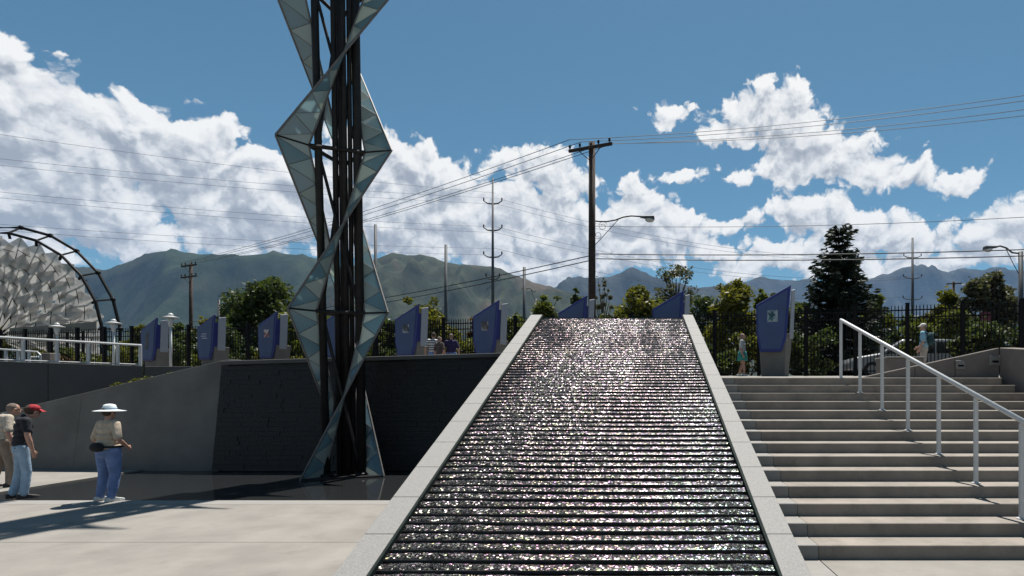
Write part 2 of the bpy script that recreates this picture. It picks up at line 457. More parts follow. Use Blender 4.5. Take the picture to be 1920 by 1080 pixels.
def np_mesh(name, V, F, mat, parent=None, smooth=False, tint=None):
    V = np.asarray(V, dtype=np.float32); F = np.asarray(F, dtype=np.int32)
    me = bpy.data.meshes.new(name)
    n, k = F.shape
    me.vertices.add(len(V)); me.vertices.foreach_set('co', V.ravel())
    me.loops.add(n * k); me.loops.foreach_set('vertex_index', F.ravel())
    me.polygons.add(n); me.polygons.foreach_set('loop_start', np.arange(0, n * k, k, dtype=np.int32))
    try: me.polygons.foreach_set('loop_total', np.full(n, k, dtype=np.int32))
    except Exception: pass
    if smooth: me.polygons.foreach_set('use_smooth', np.ones(n, dtype=bool))
    me.update(calc_edges=True)
    if tint is not None:
        at = me.attributes.new('tint', 'FLOAT', 'FACE'); at.data.foreach_set('value', np.asarray(tint, dtype=np.float32))
    me.materials.append(mat)
    o = bpy.data.objects.new(name, me); link(o)
    if parent: o.parent = parent
    return o
def P(x, y, D):                     # the point seen at pixel (x, y) at distance D
    return Vector(((x - X0) / FPX * D, D, EYE + (YH - y) / FPX * D))
def PX(x, D): return (x - X0) / FPX * D
def PZ(y, D): return EYE + (YH - y) / FPX * D

RISE, RUN, D0 = 0.1527, 0.40, 6.30
def zt(D): return min(2.138 + 0.034 * (D - 11.5), 2.60)       # terrace height

# ================================================================== SETTING
random.seed(5)
rng = np.random.default_rng(11)

# ---- ground out to the horizon, with the sunken plaza cut into it
def build_ground():
    hx0, hx1, hy0, hy1, zg = -46.0, 40.0, -45.0, 30.0, 2.55
    b = MB(); E_ = 60000.0
    xs = [-E_, hx0, hx1, E_]; ys = [-E_, hy0, hy1, E_]
    for i in range(3):
        for j in range(3):
            if i == 1 and j == 1: continue
            b.add([(xs[i], ys[j], zg), (xs[i + 1], ys[j], zg), (xs[i + 1], ys[j + 1], zg), (xs[i], ys[j + 1], zg)], [(0, 1, 2, 3)])
    # banks down to the plaza on the three far sides
    for (x0, y0, x1, y1) in ((hx0, hy1, hx0, hy0), (hx0, hy0, hx1, hy0), (hx1, hy0, hx1, hy1)):
        b.add([(x0, y0, zg), (x1, y1, zg), (x1, y1, -0.3), (x0, y0, -0.3)], [(0, 1, 2, 3)])
    m = pbr('valley_ground', (0.10, 0.095, 0.06), 0.95, var=0.3, scale=0.02, color2=(0.055, 0.065, 0.03))
    o = b.build('ground', m); tag(o, kind='structure')
build_ground()

# ---- mountains
def fbm2(x, y, oct=5, seed=0.0, ridged=False):
    out = np.zeros_like(x); amp = 1.0; fr = 1.0; tot = 0
    for k in range(oct):
        n = np.empty(x.size)
        xf, yf = (x * fr + seed * 7.3 + k * 13.1).ravel(), (y * fr + seed * 3.1 - k * 5.7).ravel()
        for i in range(x.size): n[i] = mnoise.noise((xf[i], yf[i], seed))
        n = n.reshape(x.shape)
        out += amp * ((1 - np.abs(n) * 2) if ridged else n); tot += amp
        amp *= 0.5; fr *= 2.03
    return out / tot
def mountain(name, crest, D, wid, mat, seed, nx=230, ny=60, spur=0.75, jag=1.8):
    cx = np.array([c[0] for c in crest], float); cy = np.array([c[1] for c in crest], float)
    xs = np.linspace(cx[0], cx[-1], nx)
    yy = np.interp(xs, cx, cy)
    zc = EYE + (YH - yy) / FPX * D
    Xc = (xs - X0) / FPX * D
    v = np.linspace(-1, 1, ny)
    Xg, Vg = np.meshgrid(Xc, v)
    Zc = np.repeat(zc[None, :], ny, 0)
    prof = np.clip(1 - np.abs(Vg) ** 0.85, 0, 1)
    L = wid * 0.55
    n1 = fbm2(Xg / L, Vg * 0.9 + Xg / (L * 3), 5, seed, True)
    n2 = fbm2(Xg / (L * 0.2), Vg * 4.0, 3, seed + 4)
    env = np.clip(4 * prof * (1 - prof), 0, 1)
    Z = Zc * prof * (1 + spur * (n1 - 0.55) * env * 1.3) + Zc * 0.05 * n2 * env
    Z += jag * (D / FPX) * 2.0 * fbm2(Xg / (L * 0.12), Vg * 2, 3, seed + 9) * prof
    # lean the ridge lines so that spurs run down towards the valley
    Yg = D + Vg * wid + 0.12 * wid * fbm2(Xg / L * 0.8, Vg * 0.6, 3, seed + 2)
    Z[0, :] = -20; Z[-1, :] = -20
    V = np.stack([Xg.ravel(), Yg.ravel(), Z.ravel()], 1)
    idx = np.arange(nx * ny).reshape(ny, nx)
    F = np.stack([idx[:-1, :-1].ravel(), idx[:-1, 1:].ravel(), idx[1:, 1:].ravel(), idx[1:, :-1].ravel()], 1)
    o = np_mesh(name, V, F, mat, None, True)
    tag(o, kind='structure'); return o
def mount_mat(name, ca, cb, cc, sc1):  # slope colours kept dark, with cloud shadow put into them
    m = bpy.data.materials.new(name); m.use_nodes = True
    t = NT(m.node_tree); b = t.n['Principled BSDF']; b.inputs['Roughness'].default_value = 0.95; b.inputs['Specular IOR Level'].default_value = 0.1
    g = t.new('ShaderNodeNewGeometry')
    n = t.noise(g.outputs['Position'], sc1, 7, 0.62); n2 = t.noise(g.outputs['Position'], sc1 * 0.35, 5, 0.6)
    c = t.ramp(n, [(0.36, ca), (0.62, cb)])
    t.set(b.inputs['Base Color'], t.mix(t.mr(n2, 0.53, 0.66, 0.0, 0.75), c, cc))
    bn = t.new('ShaderNodeBump'); bn.inputs['Strength'].default_value = 1.0; bn.inputs['Distance'].default_value = 0.22 / sc1
    t.set(bn.inputs['Height'], t.noise(t.v('MULTIPLY', g.outputs['Position'], (1.0, 0.6, 0.35)), sc1 * 0.8, 8, 0.62)); t.set(b.inputs['Normal'], bn.outputs[0])
    return m
MM1 = mount_mat('scrub_slope', (0.010, 0.020, 0.009), (0.024, 0.036, 0.016), (0.040, 0.040, 0.022), 0.0030)
MM2 = mount_mat('dry_foothill', (0.014, 0.022, 0.012), (0.034, 0.040, 0.021), (0.085, 0.064, 0.046), 0.0040)
MM3 = mount_mat('far_range', (0.014, 0.019, 0.016), (0.032, 0.036, 0.03), (0.06, 0.054, 0.048), 0.0010)
mountain('mountain_ridge', [(-900, 560), (-500, 500), (-200, 455), (-60, 470), (60, 462), (150, 478), (196, 485), (240, 477), (288, 467), (325, 471), (382, 465), (440, 472), (480, 480), (520, 473), (560, 481), (600, 486), (660, 500), (720, 520), (800, 545), (900, 575), (1000, 620)], 7200, 2600, MM1, 1.3)
mountain('mountain_foothill', [(520, 650), (580, 590), (640, 520), (690, 478), (738, 465), (790, 473), (850, 490), (885, 496), (922, 491), (960, 507), (1000, 522), (1060, 540), (1130, 556), (1200, 580), (1300, 610), (1420, 660)], 5600, 1900, MM2, 2.7)
mountain('mountain_peak', [(900, 590), (980, 560), (1040, 536), (1085, 527), (1120, 520), (1152, 511), (1184, 491), (1212, 497), (1240, 514), (1285, 532), (1340, 537), (1372, 524), (1400, 528), (1450, 540), (1520, 560), (1650, 600)], 11500, 3600, MM3, 3.9)
mountain('mountain_range', [(1150, 610), (1260, 565), (1340, 540), (1385, 524), (1430, 515), (1455, 517), (1480, 521), (1515, 516), (1560, 522), (1622, 514), (1660, 508), (1682, 503), (1738, 497), (1765, 508), (1808, 496), (1850, 499), (1905, 510), (1960, 502), (2080, 512), (2250, 505), (2500, 530), (2800, 600)], 17000, 5200, MM3, 5.1)

# ---- plaza: base sheet and concrete slabs
DP_FAR = 13.70
plaza = MB().add([(-46, -45, -0.06), (40, -45, -0.06), (40, 14.5, -0.06), (-46, 14.5, -0.06)], [(0, 1, 2, 3)]).build('plaza', pbr('joint_dirt', (0.13, 0.115, 0.10), 0.95, var=0.3, scale=9))
tag(plaza, kind='structure')
POOL = (-11.70, -2.96, 9.78, DP_FAR)
def slab(x0, y0, x1, y1, m=M_plaza, z=0.0, name='slab'):
    g = 0.006
    o = MB().box((x0 + g, y0 + g, -0.055), (x1 - g, y1 - g, z)).build(name, m, plaza); return o
for x0, x1 in ((-19.5, -11.70), (-27, -19.5), (-36, -27)):
    for y0, y1 in ((9.78, 13.72), (7.02, 9.43), (4.4, 7.02), (1.8, 4.4)):
        slab(x0, y0, x1, y1)
for y0, y1 in ((7.02, 9.43), (4.4, 7.02), (1.8, 4.4)):
    slab(-11.70, y0, -2.96, y1)
for x0, x1 in ((-19.5, -11.70), (-11.70, -2.96), (-27, -19.5), (-36, -27)):
    slab(x0, 9.43, x1, 9.78, M_strip, name='coping')
for x0, x1 in ((-36, -14), (-14, -2.96), (-2.96, 2.05), (2.05, 12), (12, 30)):
    slab(x0, -2.0, x1, 1.8); slab(x0, -8.0, x1, -2.0)
slab(-2.96, 1.8, 2.05, 5.3, M_plaza)
slab(1.78, 5.3, 2.05, 6.285, M_strip, name='border_strip'); slab(2.05, 1.8, 12, 6.285); slab(12, 1.8, 30, 6.285)

# ---- the shallow pool: wet black floor
tag(MB().add([(POOL[0], POOL[2], -0.03), (POOL[1], POOL[2], -0.03), (POOL[1], POOL[3] + 0.3, -0.03), (POOL[0], POOL[3] + 0.3, -0.03)], [(0, 1, 2, 3)]).build('pool_water', M_pool), kind='structure')

# ---- terrace behind walls and stairs
def build_terrace():
    b = MB(); ds = [11.9, 14.3, 16.9, 19.0, 21.0, 23.0, 25.2, 27.5, 30.2]
    def strip(x0, x1, dmin):
        dd = [dmin] + [d for d in ds if d > dmin + 0.01]
        for a, c in zip(dd[:-1], dd[1:]):
            b.add([(x0, a, zt(a)), (x1, a, zt(a)), (x1, c, zt(c)), (x0, c, zt(c))], [(0, 1, 2, 3)])
    strip(1.77, 40.0, 11.9); strip(-2.95, 1.77, 16.9); strip(-9.95, -2.95, 14.3)
    b.add([(-18.0, 24.6, zt(24.6)), (-9.95, 24.6, zt(24.6)), (-9.95, 30.2, zt(30)), (-18.0, 30.2, zt(30))], [(0, 1, 2, 3)])
    b.add([(-18.0, 14.3, zt(14.3)), (-9.95, 14.3, zt(14.3)), (-9.95, 24.6, zt(24.6)), (-18.0, 24.6, zt(24.6))], [(0, 1, 2, 3)]) if False else None
    b.add([(-46, 24.6, zt(26)), (-18.0, 24.6, zt(26)), (-18.0, 30.2, zt(30)), (-46, 30.2, zt(30))], [(0, 1, 2, 3)])
    tag(b.build('terrace', M_plaza), kind='structure')
build_terrace()

# ---- street beyond the fence
tag(MB().add([(-60, 31.5, 2.556), (70, 31.5, 2.556), (70, 40, 2.556), (-60, 40, 2.556)], [(0, 1, 2, 3)]).build('road', M_asphalt), kind='structure')

# ---- concrete stairs
stairs = empty('stairs', (1.78, D0, 0)); tag(stairs, 'broad flight of pale concrete steps rising beside the water cascade', 'stairs')
XS0, XSM, XS1 = 1.775, 2.05, 9.5
for n in range(1, 15):
    y0 = D0 + (n - 1) * RUN; y1 = y0 + RUN + 0.012
    xr = XS1 if n < 11 else 7.42
    lo = (n - 1) * RISE - 0.3
    st = MB().box((XSM, y0, lo), (xr, y1 if n < 14 else 12.0, n * RISE)).build('step', M_step, bevel=0.008)
    st.parent = stairs; st.matrix_parent_inverse = Matrix.Translation(stairs.location).inverted()
    e = MB().box((XS0, y0 - 0.004, lo), (XSM - 0.003, y1 if n < 14 else 12.0, n * RISE + 0.003)).build('border_block', M_strip, bevel=0.008)
    e.parent = st; e.matrix_parent_inverse = Matrix.Identity(4)

# ---- handrail on the stairs
hr = empty('handrail', (4.5, 9.3, 0)); tag(hr, 'white tubular handrail climbing the middle of the concrete steps', 'handrail')
hr_inv = Matrix.Translation(hr.location).inverted()
def child(o, p):
    o.parent = p; o.matrix_parent_inverse = p.matrix_world.inverted() if p.parent else Matrix.Translation(p.location).inverted(); return o
tops = []
for n in (14, 12, 10, 8, 6, 4, 2):
    y = D0 + (n - 1) * RUN + 0.22; x = 4.27 + (14 - n) * 0.036
    zb = n * RISE; ztp = 0.1527 + (y - D0) * 0.3818 + 1.12 - 0.03
    tops.append((x, y, ztp))
    o = MB().box((x - 0.027, y - 0.02, zb - 0.02), (x + 0.027, y + 0.02, ztp - 0.015)).build('post', M_white, bevel=0.006); child(o, hr)
    child(MB().lathe([(0.055, 0), (0.055, 0.012), (0.04, 0.016)], 12, (x, y, zb + 0.001)).build('base_flange', M_white), hr)
lo_ = tops[-1]; hi_ = tops[0]
dv = (Vector(lo_) - Vector(hi_)).normalized()
pts = [Vector(hi_) + Vector((0, 0.0, -0.02)), Vector(hi_) + Vector((0, -0.015, 0.012)), Vector(hi_) + dv * 0.06 + Vector((0, 0, 0.016)), Vector(lo_) + dv * 0.7 + Vector((0, 0, 0.016))]
child(MB().tube(pts, 0.033, 12).build('rail', M_white, smooth=True), hr)

# ---- the water cascade
SL = 0.370
ZC = -2.06
def zcurb(D): return ZC + SL * D
CI0, CI1, CO0, CO1 = -2.615, 1.48, -2.945, 1.768
DB, DT = 5.57, 16.70
casc = empty('water_cascade', (-0.5, 5.4, 0)); tag(casc, 'stepped dark stone water cascade with glittering water between pale granite kerbs', 'fountain')
def kerb(x0, x1):
    w = child(MB().hexa([(x0 + 0.01, DB + 0.1, -0.05), (x1 - 0.01, DB + 0.1, -0.05), (x1 - 0.01, DT, -0.05), (x0 + 0.01, DT, -0.05),
                         (x0 + 0.01, DB + 0.1, zcurb(DB + 0.1) - 0.09), (x1 - 0.01, DB + 0.1, zcurb(DB + 0.1) - 0.09), (x1 - 0.01, DT, zcurb(DT) - 0.09), (x0 + 0.01, DT, zcurb(DT) - 0.09)]).build('kerb_wall', M_wall), casc)
    # coping slabs with open joints
    n = 15; L_ = (DT - DB) / n
    for i in range(n):
        a, c = DB + i * L_ + 0.003, DB + (i + 1) * L_ - 0.003
        za, zb = max(zcurb(a), 0.0), zcurb(c)
        s_ = MB().hexa([(x0, a, za - 0.10), (x1, a, za - 0.10), (x1, c, zb - 0.10), (x0, c, zb - 0.10), (x0, a, za), (x1, a, za), (x1, c, zb), (x0, c, zb)]).build('coping_slab', M_granite, bevel=0.005)
        child(s_, w)
kerb(CO0, CI0); kerb(CI1, CO1)
NST = 66; CD = (DT - DB - 0.25) / NST; CR = CD * SL
st_me = MB().box((CI0 + 0.004, 0, -0.35), (CI1 - 0.004, CD + 0.02, 0.0)).mesh('cascade_step'); st_me.materials.append(M_dark)
for i in range(NST):
    y = DB + 0.06 + i * CD; z = zcurb(y) - 0.055
    place('step', st_me, casc, Vector((0, y, z)) - casc.location)
# side linings (dark wet stone seen inside the kerbs)
for x, s in ((CI0, 1), (CI1, -1)):
    child(MB().hexa([(x - 0.002 * s, DB, -0.1), (x + 0.03 * s, DB, -0.1), (x + 0.03 * s, DT, 3.2), (x - 0.002 * s, DT, 3.2),
                     (x - 0.002 * s, DB, zcurb(DB) - 0.003), (x + 0.03 * s, DB, zcurb(DB) - 0.003), (x + 0.03 * s, DT, zcurb(DT) - 0.003), (x - 0.002 * s, DT, zcurb(DT) - 0.003)]).build('lining', M_lining, fix=True), casc)
child(MB().box((CO0 + 0.01, DT - 0.1, 0.0), (CO1 - 0.01, DT + 0.5, zcurb(DT) - 0.10)).build('weir', M_dark), casc)
# the water itself: a sheet that runs over each tread, rounds the edge and falls
def cascade_water():
    nx = 300
    xs = np.linspace(CI0 + 0.035, CI1 - 0.035, nx)
    prof = []                                        # (dy, dz) per step from tread back to the foot of the fall
    r = 0.024
    prof = [(CD * 0.99, 0.014), (CD * 0.82, 0.028), (CD * 0.65, 0.034), (CD * 0.48, 0.030), (CD * 0.32, 0.020), (CD * 0.16, 0.009), (CD * 0.03, -0.003), (-0.008, -0.015), (-0.014, -CR * 0.85)]
    rows = []
    for i in reversed(range(NST)):
        y = DB + 0.06 + i * CD; z = zcurb(y) - 0.055
        for dy, dz in prof: rows.append((y + dy, z + dz))
    rows = np.array(rows); ny = len(rows); hump = np.tile(np.array([p_[1] for p_ in prof]), NST)[:, None]
    Y = np.repeat(rows[:, :1], nx, 1); Z = np.repeat(rows[:, 1:], nx, 1); X = np.repeat(xs[None, :], ny, 0)
    # turbulence: lobes where the sheet spills, stronger in patches of heavier flow
    rg = np.random.default_rng(3)
    def smooth_noise(kx, ky, amp):
        g = rg.normal(size=(ny // ky + 3, nx // kx + 3))
        yi = np.arange(ny) / ky; xi = np.arange(nx) / kx
        y0 = yi.astype(int); x0 = xi.astype(int); fy = (yi - y0)[:, None]; fx = (xi - x0)[None, :]
        fy = fy * fy * (3 - 2 * fy); fx = fx * fx * (3 - 2 * fx)
        a = g[y0][:, x0]; b_ = g[y0][:, x0 + 1]; c = g[y0 + 1][:, x0]; d = g[y0 + 1][:, x0 + 1]
        return amp * ((a * (1 - fx) + b_ * fx) * (1 - fy) + (c * (1 - fx) + d * fx) * fy)
    fine = smooth_noise(3, 2, 1) * 0.6 + smooth_noise(7, 3, 1) * 0.6 + rg.normal(size=(ny, nx)) * 0.25
    flow = 0.62 + smooth_noise(60, 130, 0.22) + smooth_noise(25, 60, 0.22) + smooth_noise(9, 12, 0.12)
    # heavier run of water, shaped to brighten a band from mid weir to left kerb
    xc = -2.3 + (np.linspace(0, 1, ny)[::-1, None] ** 1.3) * 1.7
    flow = np.clip(flow + 0.55 * np.exp(-((X - xc) / 0.9) ** 2) - 0.10, 0.42, 1.5)
    Z = Z + hump * (flow - 0.9) * 0.5 * (hump > 0)
    Z = Z + 0.0018 * fine * flow
    Y = Y - 0.0024 * (smooth_noise(4, 3, 1) + 0.5 * smooth_noise(10, 9, 1)) * flow
    V = np.stack([X.ravel(), Y.ravel(), Z.ravel()], 1)
    idx = np.arange(nx * ny).reshape(ny, nx)
    F = np.stack([idx[:-1, :-1].ravel(), idx[1:, :-1].ravel(), idx[1:, 1:].ravel(), idx[:-1, 1:].ravel()], 1)
    tread = np.clip(hump / 0.02 + 0.22, 0, 1)
    fm = np.clip(tread * np.clip(0.10 + 0.58 * flow, 0, 1.1), 0, 1)
    o = np_mesh('water', V, F, M_water, casc, True)
    at = o.data.attributes.new('foam_glint', 'FLOAT', 'POINT'); at.data.foreach_set('value', np.repeat(fm, 1, 0).astype(np.float32).ravel() if fm.shape[1] == nx else np.repeat(fm, nx, 1).astype(np.float32).ravel()); o.matrix_parent_inverse = Matrix.Translation(casc.location).inverted()
cascade_water()

# ---- dark waterfall wall
ww = empty('waterfall_wall', (-6, 13.7, 0)); tag(ww, 'low wall of wet black stone courses with a smooth coping behind the shallow pool', 'wall')
WX0, WX1 = -10.05, CO0 - 0.005
def zw(x): return 2.62 + (x + 9.95) / 7.0 * 0.20
child(MB().hexa([(WX0, 13.76, -0.1), (WX1, 13.76, -0.1), (WX1, 14.3, -0.1), (WX0, 14.3, -0.1), (WX0, 14.12, zw(WX0) - 0.1), (WX1, 14.15, zw(WX1) - 0.1), (WX1, 14.3, zw(WX1) - 0.1), (WX0, 14.3, zw(WX0) - 0.1)]).build('core', M_darkwet), ww)
child(MB().hexa([(WX0, 13.97, zw(WX0) - 0.1), (WX1, 13.97, zw(WX1) - 0.1), (WX1, 14.45, zw(WX1) - 0.1), (WX0, 14.45, zw(WX0) - 0.1), (WX0, 13.97, zw(WX0)), (WX1, 13.97, zw(WX1)), (WX1, 14.45, zw(WX1)), (WX0, 14.45, zw(WX0))]).build('coping', M_wall2, bevel=0.01), ww)
# split-face stone courses, each stone proud by its own amount
cnt = 0
sv = MB(); NC = 25
for j in range(NC):
    z0 = j * 2.5 / 22; z1 = (j + 1) * 2.5 / 22 - 0.003
    x = WX0 + 0.01 - random.random() * 0.3
    while x < WX1 - 0.02:
        L_ = 0.22 + 0.3 * random.random()
        xa, xb = max(x, WX0 + 0.01), min(x + L_, WX1 - 0.005)
        if z0 > zw(xa) - 0.13: x += L_; continue
        z1_ = z1; z1 = min(z1, zw(xa) - 0.102)
        if xb - xa > 0.01:
            k = lambda z: 13.72 + 0.33 * z / 2.55
            pr = 0.012 + 0.016 * random.random()
            sv.hexa([(xa, k(z0) - pr, z0), (xb - 0.002, k(z0) - pr, z0), (xb - 0.002, k(z0) + 0.05, z0), (xa, k(z0) + 0.05, z0),
                     (xa, k(z1) - pr, z1), (xb - 0.002, k(z1) - pr, z1), (xb - 0.002, k(z1) + 0.05, z1), (xa, k(z1) + 0.05, z1)])
        z1 = z1_; x += L_
o = child(sv.build('stone_courses', M_wallwater), ww); tag(o, kind='stuff')

# ---- sloping concrete wing wall
wing = empty('wing_wall', (-14, 13.75, 0)); tag(wing, 'grey concrete wing wall whose top slopes down away from the black waterfall wall', 'wall')
def zwing(x): return 2.66 + (x + 9.95) * 0.243
seg = [(-9.90, -13.4), (-13.4, -17.0), (-17.0, -20.6)]
for xb, xa in seg:
    xa += 0.001; xb -= 0.001
    h0, h1 = zwing(xa), zwing(xb)
    k = 0.135
    child(MB().hexa([(xa, 13.725, -0.1), (xb, 13.725, -0.1), (xb, 14.5, -0.1), (xa, 14.5, -0.1), (xa, 13.725 + k * h0, max(h0, 0.05)), (xb, 13.725 + k * h1, h1), (xb, 14.55, h1 + 0.002), (xa, 14.55, max(h0, 0.05) + 0.002)]).build('cast_panel', M_wall, bevel=0.004), wing)
# ---- retaining wall and bed behind it
ret = empty('retaining_wall', (-21, 24, 0)); tag(ret, 'dark concrete retaining wall carrying a white railing above the planted slope', 'wall')
ZR = 3.0
RW = [(-27.5, 13.2), (-25.7, 16.2), (-23.9, 19.2), (-22.3, 21.9), (-20.8, 24.4)]
for (xa, ya), (xb, yb) in zip(RW[:-1], RW[1:]):
    d = Vector((xb - xa, yb - ya, 0)).normalized(); nrm = Vector((d.y, -d.x, 0)) * 0.35
    A, B = Vector((xa, ya, 0)) + d * 0.006, Vector((xb, yb, 0)) - d * 0.006
    q = [A, B, B - nrm, A - nrm]
    child(MB().hexa([(p.x, p.y, -0.1) for p in q] + [(p.x, p.y, ZR) for p in q]).build('cast_panel', M_wall2, bevel=0.01), ret)
for xa, xb in ((-20.75, -17.4), (-17.4, -14.0), (-14.0, -9.96)):
    child(MB().box((xa + 0.006, 24.4, 0.5), (xb - 0.006, 24.7, ZR - 0.02)).build('cast_panel', M_wall2, bevel=0.01), ret)
def bed():
    nx, ny = 30, 14; V = []; F = []
    for j in range(ny + 1):
        for i in range(nx + 1):
            x = -27.6 + i * (17.65 / nx); y = 14.53 + j * (9.86 / ny)
            zb = max(0.12, zwing(x) - 0.03 + 0.015 * (y - 14.5)) if x > -20.6 else 0.10
            V.append((x, y, zb + 0.05 * mnoise.noise((x * 0.8, y * 0.8, 3))))
    for j in range(ny):
        for i in range(nx):
            a = j * (nx + 1) + i; F.append((a, a + 1, a + nx + 2, a + nx + 1))
    tag(np_mesh('planting_bed', V, F, M_soil, None, True), kind='structure')
bed()

# ---- cheek wall right of the stairs
cheek = empty('cheek_wall', (7.5, 12, 0)); tag(cheek, 'warm grey concrete wall with a rising top at the head of the steps', 'wall')
def quadwall(a, b, za, zb, th=0.3, zlow=0.0, name='cast_panel'):
    A, B = Vector((a[0], a[1], 0)), Vector((b[0], b[1], 0)); d = (B - A).normalized(); n_ = Vector((-d.y, d.x, 0)) * th
    A = A + d * 0.004; B = B - d * 0.004
    q = [A, B, B + n_, A + n_]
    zz = [za, zb, zb, za]
    return child(MB().hexa([(p.x, p.y, zlow) for p in q] + [(p.x, p.y, z_) for p, z_ in zip(q, zz)]).build(name, M_tan, bevel=0.01), cheek)
ca, cb = (PX(1622, 12.45), 12.45), (7.70, 12.02)
def lerp(t): return (ca[0] + (cb[0] - ca[0]) * t, ca[1] + (cb[1] - ca[1]) * t)
zk = lambda t: 2.19 + (PZ(652, 12.02) - 2.19) * t
for t0, t1 in ((0.0, 0.38), (0.38, 0.68), (0.68, 1.0)): quadwall(lerp(t0), lerp(t1), zk(t0), zk(t1), 0.28, 1.9)
quadwall((7.70, 12.014), (7.46, 9.0), PZ(652, 12.02), 2.45, 0.3, 0.0)
# recessed step lights in the cheek wall
for t, yy, sz in ((0.715, 684, 0.095), (0.965, 676, 0.105)):
    x, y = lerp(t); 
    f = MB().box((x - sz, y - 0.035, PZ(yy, y) - sz), (x + sz, y + 0.02, PZ(yy, y) + sz)).build('step_light', M_strip, bevel=0.008); child(f, cheek)
    sl_ = MB().box((x - sz * 0.62, y - 0.04, PZ(yy, y) - sz * 0.42), (x + sz * 0.62, y - 0.03, PZ(yy, y) - sz * 0.02)).build('louvre', M_black); sl_.parent = f; sl_.matrix_parent_inverse = Matrix.Identity(4)
pl = empty('planter_block', (PX(1678, 15.5), 15.5, zt(15.5))); tag(pl, 'low tan concrete block behind the sloping cheek wall', 'planter')
child(MB().box((PX(1657, 15.5), 15.2, zt(15.2) - 0.05), (PX(1722, 15.5), 16.0, PZ(672, 15.3))).build('block', M_tan, bevel=0.012), pl)
child(MB().box((PX(1655, 15.5), 15.17, PZ(672, 15.3) + 0.002), (PX(1724, 15.5), 16.03, PZ(669, 15.3))).build('cap', M_strip, bevel=0.008), pl)

# ---- haze over the valley
hz = MB().box((-30000, -3000, -60), (30000, 26000, 2600)).build('haze', None) if False else None
def build_haze():
    m = bpy.data.materials.new('valley_haze'); m.use_nodes = True
    t = NT(m.node_tree); t.n.clear()
    pv = t.new('ShaderNodeVolumePrincipled')
    pv.inputs['Color'].default_value = (0.27, 0.49, 0.85, 1); pv.inputs['Density'].default_value = 2.0e-5; pv.inputs['Anisotropy'].default_value = 0.0
    o = t.new('ShaderNodeOutputMaterial'); t.l.new(pv.outputs[0], o.inputs['Volume'])
    b = MB().box((-32000, -2500, -45), (32000, 24500, 3000)).build('haze', m)
    tag(b, 'thin blue haze filling the valley in front of the mountains', 'haze', kind='stuff')
build_haze()
# ================================================================== OBJECTS
# ---- railing on the retaining wall
rl = empty('railing', (-24, 19, ZR)); tag(rl, 'white metal railing with a flat top rail along the dark retaining wall', 'railing')
def along(poly, step, off=0.0):
    out = []; d = off
    for (a, b) in zip(poly[:-1], poly[1:]):
        A, B = Vector(a), Vector(b); L_ = (B - A).length; u = (B - A) / L_
        while d < L_: out.append((A + u * d, u)); d += step
        d -= L_
    return out
RWs = [Vector((x, y, ZR)) for x, y in RW]
offv = Vector((-0.15, 0.09, 0))
rp = [p + offv for p in RWs]
for p, u in along([tuple(q) for q in rp], 0.92, 0.3) + [(rp[-1] - Vector((0.0, 0.06, 0)), None)]:
    child(MB().box((p.x - 0.055, p.y - 0.03, ZR - 0.01), (p.x + 0.055, p.y + 0.03, ZR + 0.86)).build('post', M_white), rl)
def railbar(z, r, name): child(MB().tube([(p.x, p.y, z) for p in rp], r, 8).build(name, M_white, smooth=False), rl)
railbar(ZR + 0.88, 0.045, 'top_rail')
railbar(ZR + 0.06, 0.025, 'bottom_rail')
# low flight rail behind it, left
rl2 = empty('ramp_railing', (-26, 21, ZR)); tag(rl2, 'short white rail standing behind the long railing on the terrace', 'railing')
a_, b_ = P(-40, 652, 23.5), P(70, 660, 24.4)
child(MB().tube([tuple(a_), tuple(b_), (b_.x + 0.12, b_.y, b_.z - 0.12), (b_.x + 0.12, b_.y, ZR - 0.35)], 0.04, 8).build('top_rail', M_white), rl2)
for px in (-10, 10, 33, 54):
    q = a_.lerp(b_, (px + 40) / 110.0)
    child(MB().box((q.x - 0.05, q.y - 0.03, zt(26) - 0.02), (q.x + 0.05, q.y + 0.03, q.z)).build('post', M_white), rl2)
tag(MB().box((PX(77, 25.0), 24.9, zt(26) - 0.02), (PX(97, 25.0), 25.4, PZ(662, 25))).build('planter_box', M_tan, bevel=0.02), 'small tan box on the terrace seen through the white railing', 'box')

# ---- the glass lattice tower
tower = empty('glass_lattice_tower', (-6.2, 12.9, -0.03)); tag(tower, 'tall twisted lattice tower of black columns wrapped in zigzag glass ribbons, standing in pool', 'tower')
TZ0, TLV, NLV = -0.03, 3.66, 6
TROT = R(20)
def tw(l): return 1.64 + 0.315 * min(l, 3) - 0.12 * max(0, l - 3)
def tcx(l): return PX(643, 12.75) - 0.135 * min(l, 3)
def tcy(l): return 12.22 + 0.40 * tw(l)
def tnode(l, k, s=1.0):             # k 0 = left, 1 = right, 2 = back
    w = tw(l); dx = (-w / 2, w / 2, 0.0)[k] * s; dy = (-0.289 * w, -0.289 * w, 0.577 * w)[k] * s
    c_, s_ = math.cos(TROT), math.sin(TROT)
    return Vector((tcx(l) + dx * c_ - dy * s_, tcy(l) + dx * s_ + dy * c_, TZ0 + TLV * l))
NXT = {1: 0, 0: 2, 2: 1}            # going down: right -> left (front), left -> back, back -> right
def pane_mesh(a, b, c, m, th=0.016):
    n_ = (b - a).cross(c - a).normalized() * th * 0.5
    ctr = (a + b + c) / 3
    q = [p + (ctr - p) * 0.035 for p in (a, b, c)]
    me = MB().add([p + n_ for p in q] + [p - n_ for p in q], [(0, 1, 2), (5, 4, 3), (0, 3, 4, 1), (1, 4, 5, 2), (2, 5, 3, 0)])
    return me
NS = 7
